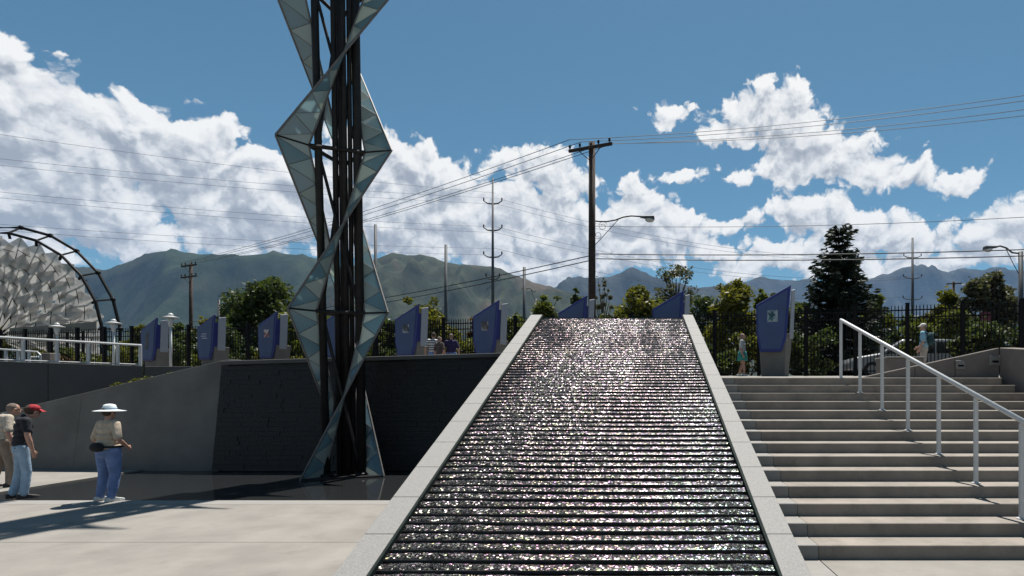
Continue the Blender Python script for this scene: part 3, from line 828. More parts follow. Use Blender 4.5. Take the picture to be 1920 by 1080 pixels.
for l in range(NLV):
    for k in (0, 1, 2):
        k0 = [q for q in NXT if NXT[q] == k][0]       # node above
        Oa, Ob = tnode(l + 1, k0), tnode(l, k)
        Ia, Ib = tnode(l + 1, k0, 0.5), tnode(l, k, 0.5)
        fr = MB().tube([Oa, Ob], 0.023, 6).tube([Ia, Ib], 0.023, 6)
        O = [Oa.lerp(Ob, i / NS) for i in range(NS + 1)]
        J = [Ia.lerp(Ib, (i + 0.5) / NS) for i in range(NS)]
        J = [Ia] + J + [Ib]
        for i in range(NS):
            fr.tube([O[i], J[i + 1]], 0.010, 4).tube([J[i + 1], O[i + 1]], 0.010, 4)
        rib = child(fr.build('glass_ribbon', M_edge), tower)
        for i in range(NS):
            p_ = pane_mesh(O[i], O[i + 1], J[i + 1], M_paneblue).build('pane', M_paneblue); p_.parent = rib
            p_.matrix_parent_inverse = Matrix.Identity(4)
        for i in range(NS + 1):
            p_ = pane_mesh(J[i], J[i + 1], O[i], M_panewhite).build('pane', M_panewhite); p_.parent = rib
            p_.matrix_parent_inverse = Matrix.Identity(4)
H_ = TZ0 + TLV * NLV
for k, r in ((0, 0.105), (1, 0.125), (2, 0.10)):
    f = (0.42, 0.42, 0.42)[k]
    child(MB().tube([tnode(0, k, 0.43), tnode(3, k, 0.322), tnode(NLV, k, 0.322)], r * 0.76, 14).build('column', M_column, smooth=True), tower)
for dx, dy, r in ((-0.13, 0.0, 0.062), (-0.03, 0.05, 0.055), (0.07, -0.02, 0.06), (0.15, 0.06, 0.05)):
    a, b = Vector((tcx(0) + dx, tcy(0) + dy, TZ0)), Vector((tcx(NLV) + dx * 1.25, tcy(NLV) + dy * 1.25, H_))
    child(MB().tube([a, b], r, 14).build('riser_pipe', M_column, smooth=True), tower)
for l in range(1, NLV + 1):
    q = [tnode(l, k, 0.5) for k in range(3)]
    child(MB().tube([q[0], q[1]], 0.045, 6).tube([q[1], q[2]], 0.045, 6).tube([q[2], q[0]], 0.045, 6).build('ring_beam', M_column), tower)
    for k in range(3): child(MB().tube([q[k], tnode(l, k)], 0.022, 6).build('node_strut', M_column), tower)
for l in range(NLV):
    for k, k2 in ((0, 1), (1, 2), (2, 0)):
        s0, s1 = 0.43 - 0.036 * min(l, 3), 0.43 - 0.036 * min(l + 1, 3)
        child(MB().tube([tnode(l + 1, k, s1), tnode(l, k2, s0)], 0.036, 8).build('diagonal_brace', M_column), tower)
q = [tnode(0, k, 1.02) for k in range(3)]
child(MB().add([(p.x, p.y, TZ0 + 0.0) for p in q] + [(p.x, p.y, TZ0 + 0.035) for p in q], [(2, 1, 0), (3, 4, 5), (0, 1, 4, 3), (1, 2, 5, 4), (2, 0, 3, 5)]).build('base_plate', M_column), tower)
for k in range(3):
    p = tnode(0, k, 0.43); child(MB().lathe([(0.14, 0), (0.14, 0.04), (0.11, 0.06)], 14, (p.x, p.y, TZ0 + 0.036)).build('column_foot', M_column), tower)

# ---- row of story panels
def pic_mat(name, ca, cb, cc, s=6.0):
    m = bpy.data.materials.new(name); m.use_nodes = True
    t = NT(m.node_tree); b = t.n['Principled BSDF']; b.inputs['Roughness'].default_value = 0.4
    tcn = t.new('ShaderNodeTexCoord')
    n = t.noise(tcn.outputs['Object'], s, 3, 0.5)
    t.set(b.inputs['Base Color'], t.ramp(n, [(0.40, ca), (0.5, cb), (0.6, cc)]))
    return m
def sign(i, label, pic):
    X = 4.61 - 3.34 * i; D = 18.7 + 0.975 * i
    zb = zt(D); ztop = 5.30
    s = empty('story_panel', (X, D, zb), R(-16)); s.scale = (0.9 if i < 6 else 0.84, 1, 1); tag(s, label, 'sign', 'row of blue story panels along the fence')
    H = ztop - zb
    # concrete base, wider at its top
    MB().hexa([(-0.42, -0.10, -0.03), (0.40, -0.10, -0.03), (0.52, 0.42, -0.03), (-0.40, 0.42, -0.03), (-0.52, -0.13, H * 0.48), (0.46, -0.13, H * 0.48), (0.66, 0.46, H * 0.48), (-0.46, 0.46, H * 0.48)]).build('base', M_wall, s, bevel=0.015)
    poly = [(-0.60, H * 0.795), (0.62, H), (0.46, H * 0.42), (0.30, H * 0.27), (-0.46, H * 0.27), (-0.58, H * 0.46)]
    MB().prism(poly, -0.22, -0.15).build('frame', M_bluef, s, bevel=0.01)
    c = (sum(p[0] for p in poly) / 6, sum(p[1] for p in poly) / 6)
    inner = [(-0.53, H * 0.775), (0.50, H * 0.945), (0.36, H * 0.43), (0.24, H * 0.30), (-0.40, H * 0.30), (-0.51, H * 0.47)]
    pan = MB().prism(inner, -0.235, -0.222).build('panel', M_blue, s)
    # side return panel, white
    MB().hexa([(0.55, -0.05, H * 0.42), (0.60, -0.05, H * 0.42), (0.70, 0.22, H * 0.42), (0.65, 0.22, H * 0.42), (0.62, -0.05, H * 0.95), (0.67, -0.05, H * 0.95), (0.77, 0.22, H * 0.975), (0.72, 0.22, H * 0.975)]).build('side_panel', M_signwhite, s, bevel=0.008)
    MB().prism([(-0.50, H * 0.70), (0.56, H * 0.88), (0.44, H * 0.42), (-0.50, H * 0.42)], -0.147, 0.30).build('core', M_bluef, s)
    if pic:
        kind, mt = pic
        if kind == 'square': MB().box((-0.18, -0.242, H * 0.60), (0.14, -0.237, H * 0.72)).build('picture', mt, pan)
        if kind == 'tall': MB().prism([(-0.22, H * 0.46), (-0.05, H * 0.45), (0.02, H * 0.60), (0.06, H * 0.74), (-0.12, H * 0.75), (-0.20, H * 0.66)], -0.242, -0.237).build('picture', mt, pan)
        if kind == 'lines':
            for q, (w0, w1) in enumerate(((-0.26, 0.10), (-0.30, 0.06), (-0.22, 0.14))):
                MB().box((w0, -0.242, H * (0.68 - 0.035 * q)), (w1, -0.237, H * (0.693 - 0.035 * q))).build('print_line', mt, pan)
        if kind == 'figure':
            MB().box((-0.20, -0.240, H * 0.60), (0.16, -0.237, H * 0.73)).build('picture', pic_mat('picture_ground', (0.10, 0.14, 0.22), (0.30, 0.34, 0.36), (0.16, 0.20, 0.26), 4), pan)
            MB().prism([(-0.22, H * 0.59), (-0.12, H * 0.63), (-0.02, H * 0.60), (0.0, H * 0.65), (0.10, H * 0.68), (0.02, H * 0.69), (-0.02, H * 0.74), (-0.08, H * 0.69), (-0.20, H * 0.71), (-0.12, H * 0.66)], -0.245, -0.2415).build('picture_figure', mt, pan)
    return s
PM = {
    'teal': pic_mat('picture_teal', (0.01, 0.05, 0.06), (0.03, 0.12, 0.13), (0.05, 0.18, 0.17)),
    'brown': pic_mat('picture_brown', (0.03, 0.025, 0.03), (0.08, 0.06, 0.05), (0.22, 0.22, 0.24)),
    'dark': pic_mat('picture_dark', (0.015, 0.02, 0.03), (0.03, 0.04, 0.05), (0.28, 0.30, 0.32)),
    'red': pic_mat('picture_red', (0.20, 0.012, 0.015), (0.16, 0.02, 0.025), (0.45, 0.40, 0.38), 3.5),
    'pale': pic_mat('picture_pale', (0.35, 0.37, 0.42), (0.30, 0.33, 0.40), (0.4, 0.4, 0.45)),
    'black': pic_mat('picture_black', (0.006, 0.006, 0.008), (0.012, 0.012, 0.015), (0.03, 0.03, 0.03)),
}
sign(0, 'blue slant-topped story panel with a teal figure picture, at the head of the steps', ('figure', PM['teal']))
sign(1, 'blue slant-topped panel rising behind the right kerb of the cascade top', None)
sign(2, 'blue slant-topped panel rising behind the cascade top next to the tall wooden pole', None)
sign(3, 'blue slant-topped story panel with a brown picture, beside the left cascade kerb', ('square', PM['brown']))
sign(4, 'blue slant-topped story panel with a small dark and white picture beside the seated visitors', ('square', PM['dark']))
sign(5, 'blue slant-topped story panel mostly hidden behind the glass lattice tower', None)
sign(6, 'blue slant-topped story panel with a small red and white picture', ('square', PM['red']))
sign(7, 'blue slant-topped story panel with small pale print, above the wing wall end', ('lines', PM['pale']))
sign(8, 'blue slant-topped story panel with a black standing figure beside the white globe lamp', ('tall', PM['black']))

# ---- black picket fence in three runs
pk_me = MB().box((-0.014, -0.014, 0.06), (0.014, 0.014, 2.42)).add([(-0.014, -0.014, 2.42), (0.014, -0.014, 2.42), (0.014, 0.014, 2.42), (-0.014, 0.014, 2.42), (0, 0, 2.49)], [(0, 1, 4), (1, 2, 4), (2, 3, 4), (3, 0, 4)]).mesh('picket'); pk_me.materials.append(M_black)
po_me = MB().box((-0.06, -0.06, -0.03), (0.06, 0.06, 2.50)).box((-0.07, -0.07, 2.502), (0.07, 0.07, 2.54)).mesh('post'); po_me.materials.append(M_black)
def fence(a, b, label, single, spacing=0.112, post=1.62):
    A, B = Vector((a[0], a[1], 0)), Vector((b[0], b[1], 0)); d = B - A; L_ = d.length; u = d / L_; rz = math.atan2(u.y, u.x)
    f = empty('picket_fence', (A.x, A.y, zt(A.y)), rz); tag(f, label, 'fence', 'black metal picket fence around the park')
    zz = lambda s: zt(A.y + u.y * s) - zt(A.y)
    npn = int(round(L_ / post))
    for i in range(npn + 1):
        s_ = L_ * i / npn; place('post', po_me, f, (s_, 0, zz(s_)))
    for h in (0.16, 2.02, 2.27):
        MB().hexa([(0, -0.018, h + zz(0)), (L_, -0.018, h + zz(L_)), (L_, 0.018, h + zz(L_)), (0, 0.018, h + zz(0)), (0, -0.018, h + 0.04 + zz(0)), (L_, -0.018, h + 0.04 + zz(L_)), (L_, 0.018, h + 0.04 + zz(L_)), (0, 0.018, h + 0.04 + zz(0))]).build('rail', M_black, f)
    n = int(L_ / spacing)
    if single:
        for i in range(1, n):
            s_ = L_ * i / n; place('picket', pk_me, f, (s_, 0, zz(s_)))
    else:
        mb = MB()
        for i in range(1, n):
            s_ = L_ * i / n; z_ = zz(s_)
            mb.box((s_ - 0.011, -0.011, 0.06 + z_), (s_ + 0.011, 0.011, 2.45 + z_))
        tag(mb.build('pickets', M_black, f), kind='stuff')
    return f
fence((0.0, 23.3), (17.5, 17.0), 'black picket fence running behind the steps past the dark spruce', True)
fence((-0.06, 23.32), (-11.5, 25.75), 'black picket fence behind the cascade top and the seated visitors', True)
fence((-11.56, 25.77), (-36.0, 30.3), 'black picket fence behind the glass tower and the globe lamps', False, 0.14)

# ---- poles
def utility_pole(x, D, ytop, arms, name, label, wood=True, r0=0.20, r1=0.165, arm_rz=0.0, group=None, ins=True, brace=True):
    X = PX(x, D); zb = 2.55; zt_ = PZ(ytop, D)
    e = empty(name, (X, D, zb)); tag(e, label, 'utility pole', group)
    m = M_wood if wood else M_steelpole
    H = zt_ - zb
    MB().tube([(0, 0, -0.4), (0, 0, H * 0.5), (0, 0, H)], [r0, (r0 + r1) / 2, r1], 12).build('shaft', m, e, smooth=True)
    for (dz, half) in arms:
        z = H - dz; c, s = math.cos(arm_rz), math.sin(arm_rz)
        off = -r1 - 0.05
        ox, oy = -s * off * -1, c * off
        w = 0.06
        arm = MB().box((-half, off - w, z - 0.075), (half, off + w - 0.01, z + 0.075)).build('crossarm', m, e, bevel=0.01); arm.rotation_euler = (0, 0, arm_rz)
        if ins:
            for t in (-0.95, -0.48, 0.38, 0.88):
                k = MB().lathe([(0.02, 0.076), (0.02, 0.14), (0.06, 0.15), (0.06, 0.20), (0.045, 0.22), (0.06, 0.24), (0.055, 0.29), (0.02, 0.31)], 10, (half * t, off, z)).build('insulator', M_black, arm)
        if brace:
            for sgn in (-1, 1):
                MB().tube([(sgn * half * 0.55, off - 0.07, z - 0.05), (sgn * 0.05, off + 0.02, z - 0.62)], 0.022, 6).build('brace', m, arm)
    return e, X, D, zt_
PBIG = utility_pole(1110, 29.3, 268, [(0.32, 1.22)], 'utility_pole', 'tall dark wooden utility pole with one crossarm and a scrolled street lamp arm', arm_rz=R(-22))
PL = utility_pole(358, 56.6, 494, [(0.25, 1.15), (1.35, 1.2)], 'utility_pole', 'distant wooden utility pole with two crossarms above the globe lamps', r0=0.2, r1=0.14, arm_rz=R(-22))
PR = utility_pole(1449, 1, 0, [], 'x', 'x') if False else None
utility_pole(1788, 75, 528, [(0.3, 0.9)], 'utility_pole', 'small distant wooden pole with crossarm between the right-hand trees', arm_rz=R(-15), ins=False, brace=False)
# street lamp arm on the big pole
e = PBIG[0]
za = PZ(415, 29.3) - 2.55
sc_ = 29.3 / FPX
arm_pts = [(0.14, -0.05, za), (0.35, -0.05, za - 0.02), (0.75, -0.05, za - 0.03), (1.2, -0.05, za + 0.05), (1.6, -0.05, za + 0.2), (2.0, -0.05, za + 0.26), (2.5, -0.05, za + 0.23)]
la = MB().tube(arm_pts, 0.035, 8).build('lamp_arm', M_black, e, smooth=True)
MB().tube([(0.13, -0.05, za - 1.25), (0.6, -0.05, za - 0.75), (1.35, -0.05, za + 0.08)], 0.018, 6).build('stay', M_black, la)
def scroll(cx, cz, r, turns, a0, s=1):
    return [(cx + s * r * (1 - 0.62 * t) * math.cos(a0 + turns * 2 * math.pi * t), -0.05, cz + r * (1 - 0.62 * t) * math.sin(a0 + turns * 2 * math.pi * t)) for t in [i / 24 for i in range(25)]]
MB().tube(scroll(0.55, za - 0.26, 0.24, 1.4, 0.3), 0.012, 5).build('scroll', M_black, la)
MB().tube(scroll(0.30, za - 0.72, 0.22, 1.4, 2.6), 0.012, 5).build('scroll', M_black, la)
def cobra(parent, x, z, s=1.0, sgn=1, y=-0.05):
    h = MB().hexa([(x, y - 0.07 * s, z - 0.05 * s), (x + sgn * 0.75 * s, y - 0.15 * s, z - 0.16 * s), (x + sgn * 0.75 * s, y + 0.15 * s, z - 0.16 * s), (x, y + 0.07 * s, z - 0.05 * s),
                   (x, y - 0.06 * s, z + 0.05 * s), (x + sgn * 0.72 * s, y - 0.13 * s, z + 0.04 * s), (x + sgn * 0.72 * s, y + 0.13 * s, z + 0.04 * s), (x, y + 0.06 * s, z + 0.05 * s)]).build('lamp_head', M_steelpole, parent, bevel=0.03 * s, fix=True)
    MB().ell((x + sgn * 0.5 * s, y, z - 0.15 * s), (0.24 * s, 0.12 * s, 0.14 * s), 12, 8).build('lens', M_lampglass, h, smooth=True)
cobra(la, 2.45, za + 0.22)

def steel_pole(x, D, ytop, arms, label, r0=0.22, r1=0.09, ybase=None):
    X = PX(x, D); zb = 2.55; H = PZ(ytop, D) - zb
    e = empty('steel_pole', (X, D, zb)); tag(e, label, 'utility pole')
    MB().tube([(0, 0, -0.4), (0, 0, H)], [r0, r1], 12).build('shaft', M_steelpole, e, smooth=True)
    for dz, half in arms:
        z = H - dz
        for s in (-1, 1):
            a = MB().tube([(0.05 * s, 0, z), (s * half * 0.6, 0, z + 0.06), (s * half, 0, z + 0.32)], [0.09, 0.07, 0.05], 6).build('davit_arm', M_steelpole, e)
            MB().lathe([(0.03, 0), (0.07, 0.05), (0.07, 0.3), (0.03, 0.36)], 8, (s * half, 0, z + 0.3)).build('insulator', M_black, a)
    return e
steel_pole(924, 60, 334, [(2.7, 0.95), (5.5, 0.95), (8.3, 0.95), (10.6, 0.7)], 'slender steel transmission pole with stacked davit arms in front of green foothill')
steel_pole(1711, 86, 446, [(3.0, 1.3), (6.1, 1.35), (9.3, 1.4)], 'slender steel transmission pole with stacked arms right of the dark spruce', r0=0.34, r1=0.14)
steel_pole(836, 45, 459, [], 'plain steel pole rising behind the seated visitors', 0.17, 0.11)
steel_pole(704, 45, 421, [], 'plain steel pole beside the glass lattice tower', 0.16, 0.10)
steel_pole(983, 50, 501, [], 'short plain steel pole beside the cascade top', 0.16, 0.13)

# ---- street lamps
def street_lamp(x, D, ytop, xh, yh, label):
    X = PX(x, D); H = PZ(ytop, D) - 2.55
    e = empty('street_lamp', (X, D, 2.55)); tag(e, label, 'street lamp')
    MB().tube([(0, 0, -0.3), (0, 0, H)], [0.16, 0.12], 10).build('pole', M_steelpole, e, smooth=True)
    dx = PX(xh, D) - X; zh = PZ(yh, D) - 2.55; sg = 1 if dx > 0 else -1
    a = MB().tube([(0, 0, zh - 0.35), (dx * 0.35, 0, zh - 0.30), (dx * 0.6, 0, zh - 0.05), (dx * 0.85, 0, zh + 0.05), (dx, 0, zh)], 0.045, 8).build('arm', M_steelpole, e, smooth=True)
    MB().tube([(0, 0, zh - 1.6), (dx * 0.3, 0, zh - 0.9), (dx * 0.62, 0, zh - 0.05)], 0.018, 6).build('stay', M_black, a)
    cobra(a, dx - sg * 0.05, zh, 0.95, sg, 0.0)
street_lamp(1914, 30, 472, 1868, 463, 'steel street lamp with a curved arm above the right-hand trees')
street_lamp(1005, 62, 560, 990, 541, 'small distant street lamp with a white head beside the short steel pole')
street_lamp(410, 60, 562, 428, 549, 'small distant street lamp over the trees left of the glass tower')

def globe_lamp(x, D, ytop, label):
    X = PX(x, D); zb = zt(D); H = PZ(ytop, D) - zb
    e = empty('globe_lamp', (X, D, zb)); tag(e, label, 'lamp post', 'white lamp posts on the terrace')
    MB().tube([(0, 0, -0.05), (0, 0, H - 0.45)], [0.055, 0.048], 12).build('pole', M_white, e, smooth=True)
    MB().lathe([(0.06, H - 0.62), (0.08, H - 0.5), (0.13, H - 0.30), (0.08, H - 0.24)], 16).build('collar', M_white, e, smooth=True)
    MB().lathe([(0.08, H - 0.25), (0.31, H - 0.21), (0.31, H - 0.19), (0.13, H - 0.14)], 24).build('disc_reflector', M_white, e)
    MB().ell((0, 0, H - 0.09), (0.105, 0.105, 0.09), 14, 8).build('globe', M_lampglass, e, smooth=True)
globe_lamp(320, 25.6, 587, 'white lamp post with a disc reflector between two blue story panels')
globe_lamp(213, 27.2, 598, 'white lamp post with a disc reflector at the foot of the arch')
globe_lamp(107, 28.5, 605, 'white lamp post with a disc reflector in front of the translucent arch panels')

# ---- power lines
def wire(a, b, sag, r, label, group, n=18):
    a, b = Vector(a), Vector(b); pts = []
    for i in range(n + 1):
        t = i / n; p = a.lerp(b, t); p.z -= sag * 4 * t * (1 - t); pts.append(p)
    tag(MB().tube(pts, r, 5, False).build('power_line', M_wire), label, 'power line', group)
ap = [P(x, y, 29.2) for x, y in ((1068, 262), (1090, 266), (1130, 270), (1150, 269))]
er = [(1920, 158), (1920, 168), (1920, 185), (1920, 197)]
ORD = ('first', 'second', 'third', 'fourth')
for iw, (p, (x, y)) in enumerate(zip(ap, er)):
    D = (p.z - 0.35 - EYE) * FPX / (YH - y)
    q = P(x, y, D); q2 = p + (q - p) * 1.7; q2.z = p.z + (q.z - p.z) * 1.7 + 0.45
    wire(p, q2, 0.75, 0.014, 'power line across open sky from the %s insulator of the big crossarm' % ORD[iw], 'power lines off the big crossarm')
lp = [Vector((PX(358, 56.6) + dx, 56.5, PZ(494, 56.6) + 0.05)) for dx in (-1.0, -0.45, 0.45, 1.0)]
for iw, (p, q) in enumerate(zip(ap, lp)):
    wire(p, q, 0.5, 0.016, 'power line sloping to the distant two-arm pole from the %s big-crossarm insulator' % ORD[iw], 'power lines between the wooden poles')
for y0, y1 in ((476, 455), (485, 467)):
    p = P(1112, y0, 29.2); D = (p.z - EYE) * FPX / (YH - y1); q = P(1920, y1, D)
    wire(p, p + (q - p) * 1.6, 0.35, 0.028, ('upper' if y0 == 476 else 'lower') + ' of the two thick level cables passing behind the dark spruce', 'thick cables right of the big wooden pole')
    p2 = P(1108, y0 + 3, 29.2); q2 = Vector((PX(358, 56.6), 56.5, PZ(y0 + 128, 56.6)))
    wire(p2, q2, 0.6, 0.026, ('upper' if y0 == 476 else 'lower') + ' of two thick cables dropping from the big wooden pole towards the glass tower', 'thick cables left of the big wooden pole')
p = P(1116, 424, 29.2); D = (p.z - EYE) * FPX / (YH - 388); q = P(1920, 388, D)
wire(p, p + (q - p) * 1.6, 0.5, 0.014, 'single thin wire below the isolated white cloud', None)
RANK = ('topmost', 'second highest', 'third highest', 'fourth highest', 'fifth highest', 'sixth highest', 'lowest')
for iw, (yl, yr) in enumerate(((232, 362), (279, 371), (291, 382), (341, 425), (352, 436), (402, 466), (413, 478))):
    q = P(918 if yl % 2 else 930, yr, 60); zl = q.z + 0.2
    D = (zl - EYE) * FPX / (YH - yl); p = P(0, yl, D)
    wire(p + (p - q) * 0.6, q, 0.9, 0.013, RANK[iw] + ' thin wire from the slender steel pole across the big cloud bank', 'transmission wires left of the slender steel pole', 24)
for iw, (yl, yr) in enumerate(((371, 480), (382, 484), (425, 518), (436, 522), (466, 556))):
    q = P(930, yl, 60); p = P(1705, yr, 86)
    wire(q, p, 2.2, 0.018, ('topmost', 'second highest', 'third highest', 'fourth highest', 'lowest')[iw] + ' thin wire between the two slender steel transmission poles', 'transmission wires between the steel poles', 24)

# ---- the translucent folding arch, far left
arch = empty('folding_arch', (PX(0, 54), 54, 2.55)); tag(arch, 'semicircular steel truss arch filled with grey translucent folding panels', 'arch')
ACX, ACZ, ADY = 0.0, PZ(640, 54) - 2.55, 54.0
def apt(r, ang, dy=0.0): return (ACX + r * math.cos(ang), dy, ACZ + r * math.sin(ang))
NA = 15
angs = [R(-24) + i * R(228) / NA for i in range(NA + 1)]
RO, RI = 10.95, 10.15
for r, dy in ((RO, 0.5), (RI, -0.5)):
    MB().tube([apt(r, a, dy) for a in angs], 0.13, 8).build('chord', M_black, arch)
for a in angs:
    MB().tube([apt(RO, a, 0.5), apt(RI, a, -0.5)], 0.09, 6).build('tie', M_black, arch)
    MB().ell(apt(RO, a, 0.5), (0.22, 0.22, 0.22), 8, 6).build('joint', M_black, arch)
    MB().tube([apt(RI, a, -0.5), apt(RI - 0.5, a, -0.3)], 0.11, 6).build('hanger', M_black, arch)
def petal(r0, r1, a, da, fold, jz):
    m0 = Vector(apt(r0, a)); m1 = Vector(apt(r1, a)); rm = r0 + (r1 - r0) * 0.66
    l = Vector(apt(rm, a - da)); r_ = Vector(apt(rm, a + da)); c = Vector(apt(rm, a))
    f = Vector((0, -fold, 0)); j = Vector((0, jz, 0))
    vs = [m0 + j, l + j, c + f + j, r_ + j, m1 + j]
    off = Vector((0, 0.03, 0))
    return MB().add(vs + [v + off for v in vs], [(0, 1, 2), (0, 2, 3), (1, 4, 2), (3, 2, 4), (7, 6, 5), (8, 7, 5), (7, 9, 6), (9, 7, 8)])
prng = random.Random(4)
for ring, (r0, r1, n, dy) in enumerate(((7.0, 9.95, 19, 0.0), (5.5, 8.5, 19, -0.12), (4.0, 7.0, 17, -0.24), (2.5, 5.5, 15, -0.36), (1.0, 4.0, 13, -0.48))):
    for i in range(n):
        a = R(-8) + (i + 0.5 * (ring % 2)) * R(196) / (n - 1)
        petal(r0, r1 + prng.uniform(-0.12, 0.12), a, R(196) / (n - 1) * 0.78, 0.12 + prng.uniform(-0.08, 0.12), dy + prng.uniform(-0.05, 0.05)).build('translucent_panel', M_archpanel, arch)
    mb = MB()
    for i in range(n):
        a = R(-8) + (i + 0.5 * (ring % 2)) * R(196) / (n - 1)
        mb.tube([apt(r0, a, dy - 0.1), apt(r1, a, dy + 0.12)], 0.04, 5)
        mb.tube([apt((r0 + r1) / 2, a, dy - 0.3), apt((r0 + r1) / 2 + 0.3, a + R(196) / (n - 1), dy)], 0.03, 5)
    tag(mb.build('scissor_bars', M_black, arch), kind='stuff')
bn = empty('banner_board', (PX(98, 50), 50, 2.55)); tag(bn, 'long grey banner board in front of the translucent arch panels', 'banner')
bm_ = MB().hexa([(-3.9, 0.15, PZ(628, 50) - 2.55), (4.05, -0.25, PZ(620, 50) - 2.55), (4.05, -0.19, PZ(620, 50) - 2.55), (-3.9, 0.21, PZ(628, 50) - 2.55), (-3.9, 0.15, PZ(615, 50) - 2.55), (4.05, -0.25, PZ(604, 50) - 2.55), (4.05, -0.19, PZ(604, 50) - 2.55), (-3.9, 0.21, PZ(615, 50) - 2.55)]).build('board', pbr('banner_grey', (0.15, 0.145, 0.135), 0.8, var=0.1, scale=1), bn)
for x0_, w_ in ((-3.6, 0.25), (-2.9, 0.5), (-1.7, 1.0), (-0.3, 0.3), (0.8, 1.0)):
    t_ = (x0_ + 3.9) / 7.95; zc_ = (PZ(621.5, 50) - 2.55) * (1 - t_) + (PZ(612, 50) - 2.55) * t_; yy_ = 0.15 - 0.4 * t_ - 0.03 * w_
    MB().box((x0_, yy_ - 0.045, zc_ - 0.13), (x0_ + w_, yy_ - 0.022, zc_ + 0.13)).build('faded_print', pbr('faded_print', (0.11, 0.10, 0.095), 0.8), bm_)
for px in (40, 85, 120, 150, 185):
    x_ = PX(px, 50) - PX(98, 50); MB().box((x_ - 0.09, 0.22, -0.05), (x_ + 0.09, 0.36, PZ(612, 50) - 2.55)).build('support_post', M_black, bn)

# ---- trees
def leaves(clumps, n, size, seed, flat=0.6):
    g = np.random.default_rng(seed)
    C = np.array([c[:3] for c in clumps]); Rr = np.array([c[3] for c in clumps])
    w = Rr ** 2.2; w = w / w.sum()
    k = g.choice(len(C), n, p=w)
    d = g.normal(size=(n, 3)); d /= np.linalg.norm(d, axis=1)[:, None]
    rad = Rr[k] * (0.35 + 0.65 * g.random(n) ** 0.45) * (1 + 0.18 * g.normal(size=n))
    c = C[k] + d * rad[:, None] * np.array([1, 1, 0.85])
    a = g.normal(size=(n, 3)); a[:, 2] *= flat; a /= np.linalg.norm(a, axis=1)[:, None]
    b = np.cross(a, g.normal(size=(n, 3))); b /= np.linalg.norm(b, axis=1)[:, None]
    s = size * (0.6 + 0.8 * g.random(n))[:, None]
    V = np.stack([c - a * s, c - b * s * 0.55, c + a * s, c + b * s * 0.55], 1).reshape(-1, 3)
    F = np.arange(4 * n).reshape(n, 4)
    tint = np.clip(g.random(n) * 0.6 + (k % 5) / 5.0 * 0.4, 0, 1)
    return V, F, tint
def tree(name, label, x, D, ytop, wpx, mat, seed, ybot=690, nleaf=7000, lsize=0.11, sparse=1.0, group='trees beyond the fence', nclump=26, cat='tree'):
    rg = random.Random(seed)
    X = PX(x, D); zb = 2.55; H = PZ(ytop, D) - zb; W = wpx / FPX * D * 0.56
    e = empty(name, (X, D, zb)); tag(e, label, cat, group)
    zc0 = (PZ(ybot, D) - zb) if ybot else H * 0.25
    zc0 = max(zc0, 0.25)
    cl = []
    hh = H - zc0
    for i in range(int(nclump * 1.7)):
        t = rg.random(); ang = rg.random() * 6.283
        env = W * (1.0 - 0.30 * t) * math.sqrt(max(0.05, 1 - max(0.0, t - 0.45) ** 2 / 0.31))
        rr = env * (0.15 + 0.85 * rg.random() ** 0.6)
        cl.append((rr * math.cos(ang), rr * math.sin(ang) * 0.8, zc0 + hh * (0.02 + 0.86 * t), (0.085 + 0.12 * rg.random()) * min(W * 1.7, hh * 1.1) * sparse))
    for i in range(5):                                   # leading shoots break the outline
        ang = rg.random() * 6.283; rr = W * 0.55 * rg.random()
        cl.append((rr * math.cos(ang), rr * math.sin(ang) * 0.8, H - 0.02 * hh - 0.16 * hh * rg.random(), 0.085 * min(W * 1.5, hh) * sparse))
    mb = MB()
    mb.tube([(0, 0, -0.2), (0.05, 0.02, H * 0.3), (-0.04, 0, H * 0.62), (0.03, 0, H * 0.86)], [0.035 * H * 0.5 + 0.04, 0.025 * H * 0.5 + 0.03, 0.05, 0.02], 8)
    tr = mb.build('trunk', M_trunk, e, smooth=True)
    for c in cl[::2]:
        z0 = min(c[2] * 0.6, H * 0.6)
        MB().tube([(0, 0, z0), (c[0] * 0.55, c[1] * 0.55, z0 + (c[2] - z0) * 0.6), (c[0], c[1], c[2])], [0.05, 0.035, 0.012], 5).build('limb', M_trunk, tr)
    V, F, tint = leaves(cl, nleaf, lsize, seed)
    np_mesh('crown', V, F, mat, e, False, tint)
    return e
tree('leafy_tree', 'large rounded dark green tree left of the glass lattice tower', 505, 46, 507, 150, L_dark, 21, 680, 14000, 0.16)
tree('leafy_tree', 'smaller dark green tree beside the large rounded tree', 447, 50, 558, 80, L_dark, 22, 650, 6000, 0.15)
tree('leafy_tree', 'low green tree directly behind the lower ribbons of the glass lattice tower', 570, 40, 575, 110, L_green, 23, 660, 6000, 0.13)
tree('leafy_tree', 'yellow-green tree rising behind the seated visitors', 800, 33, 557, 115, L_yellow, 24, 690, 9500, 0.12)
tree('leafy_tree', 'green tree between the short steel pole and the cascade kerb', 1025, 36, 547, 80, L_green, 25, 690, 7000, 0.12)
tree('leafy_tree', 'dark green tree directly left of the big wooden pole', 1082, 38, 542, 55, L_dark, 26, 690, 5000, 0.12)
tree('leafy_tree', 'yellow-green tree directly right of the big wooden pole', 1185, 33, 533, 125, L_yellow, 27, 690, 11000, 0.12)
tree('leafy_tree', 'tall thin tree with open feathery crown above the cascade top', 1268, 44, 489, 110, L_grey, 28, 600, 2600, 0.11, 0.62, nclump=30)
tree('leafy_tree', 'broad yellow-green tree behind the panel with the teal picture', 1378, 32, 529, 130, L_yellow, 29, 690, 11500, 0.12)
tree('leafy_tree', 'small yellow-green tree between the broad tree and the dark spruce', 1435, 35, 541, 60, L_green, 30, 690, 5000, 0.12)
tree('leafy_tree', 'green tree tucked against the right flank of the dark spruce', 1640, 33, 548, 75, L_green, 31, 690, 6000, 0.12)
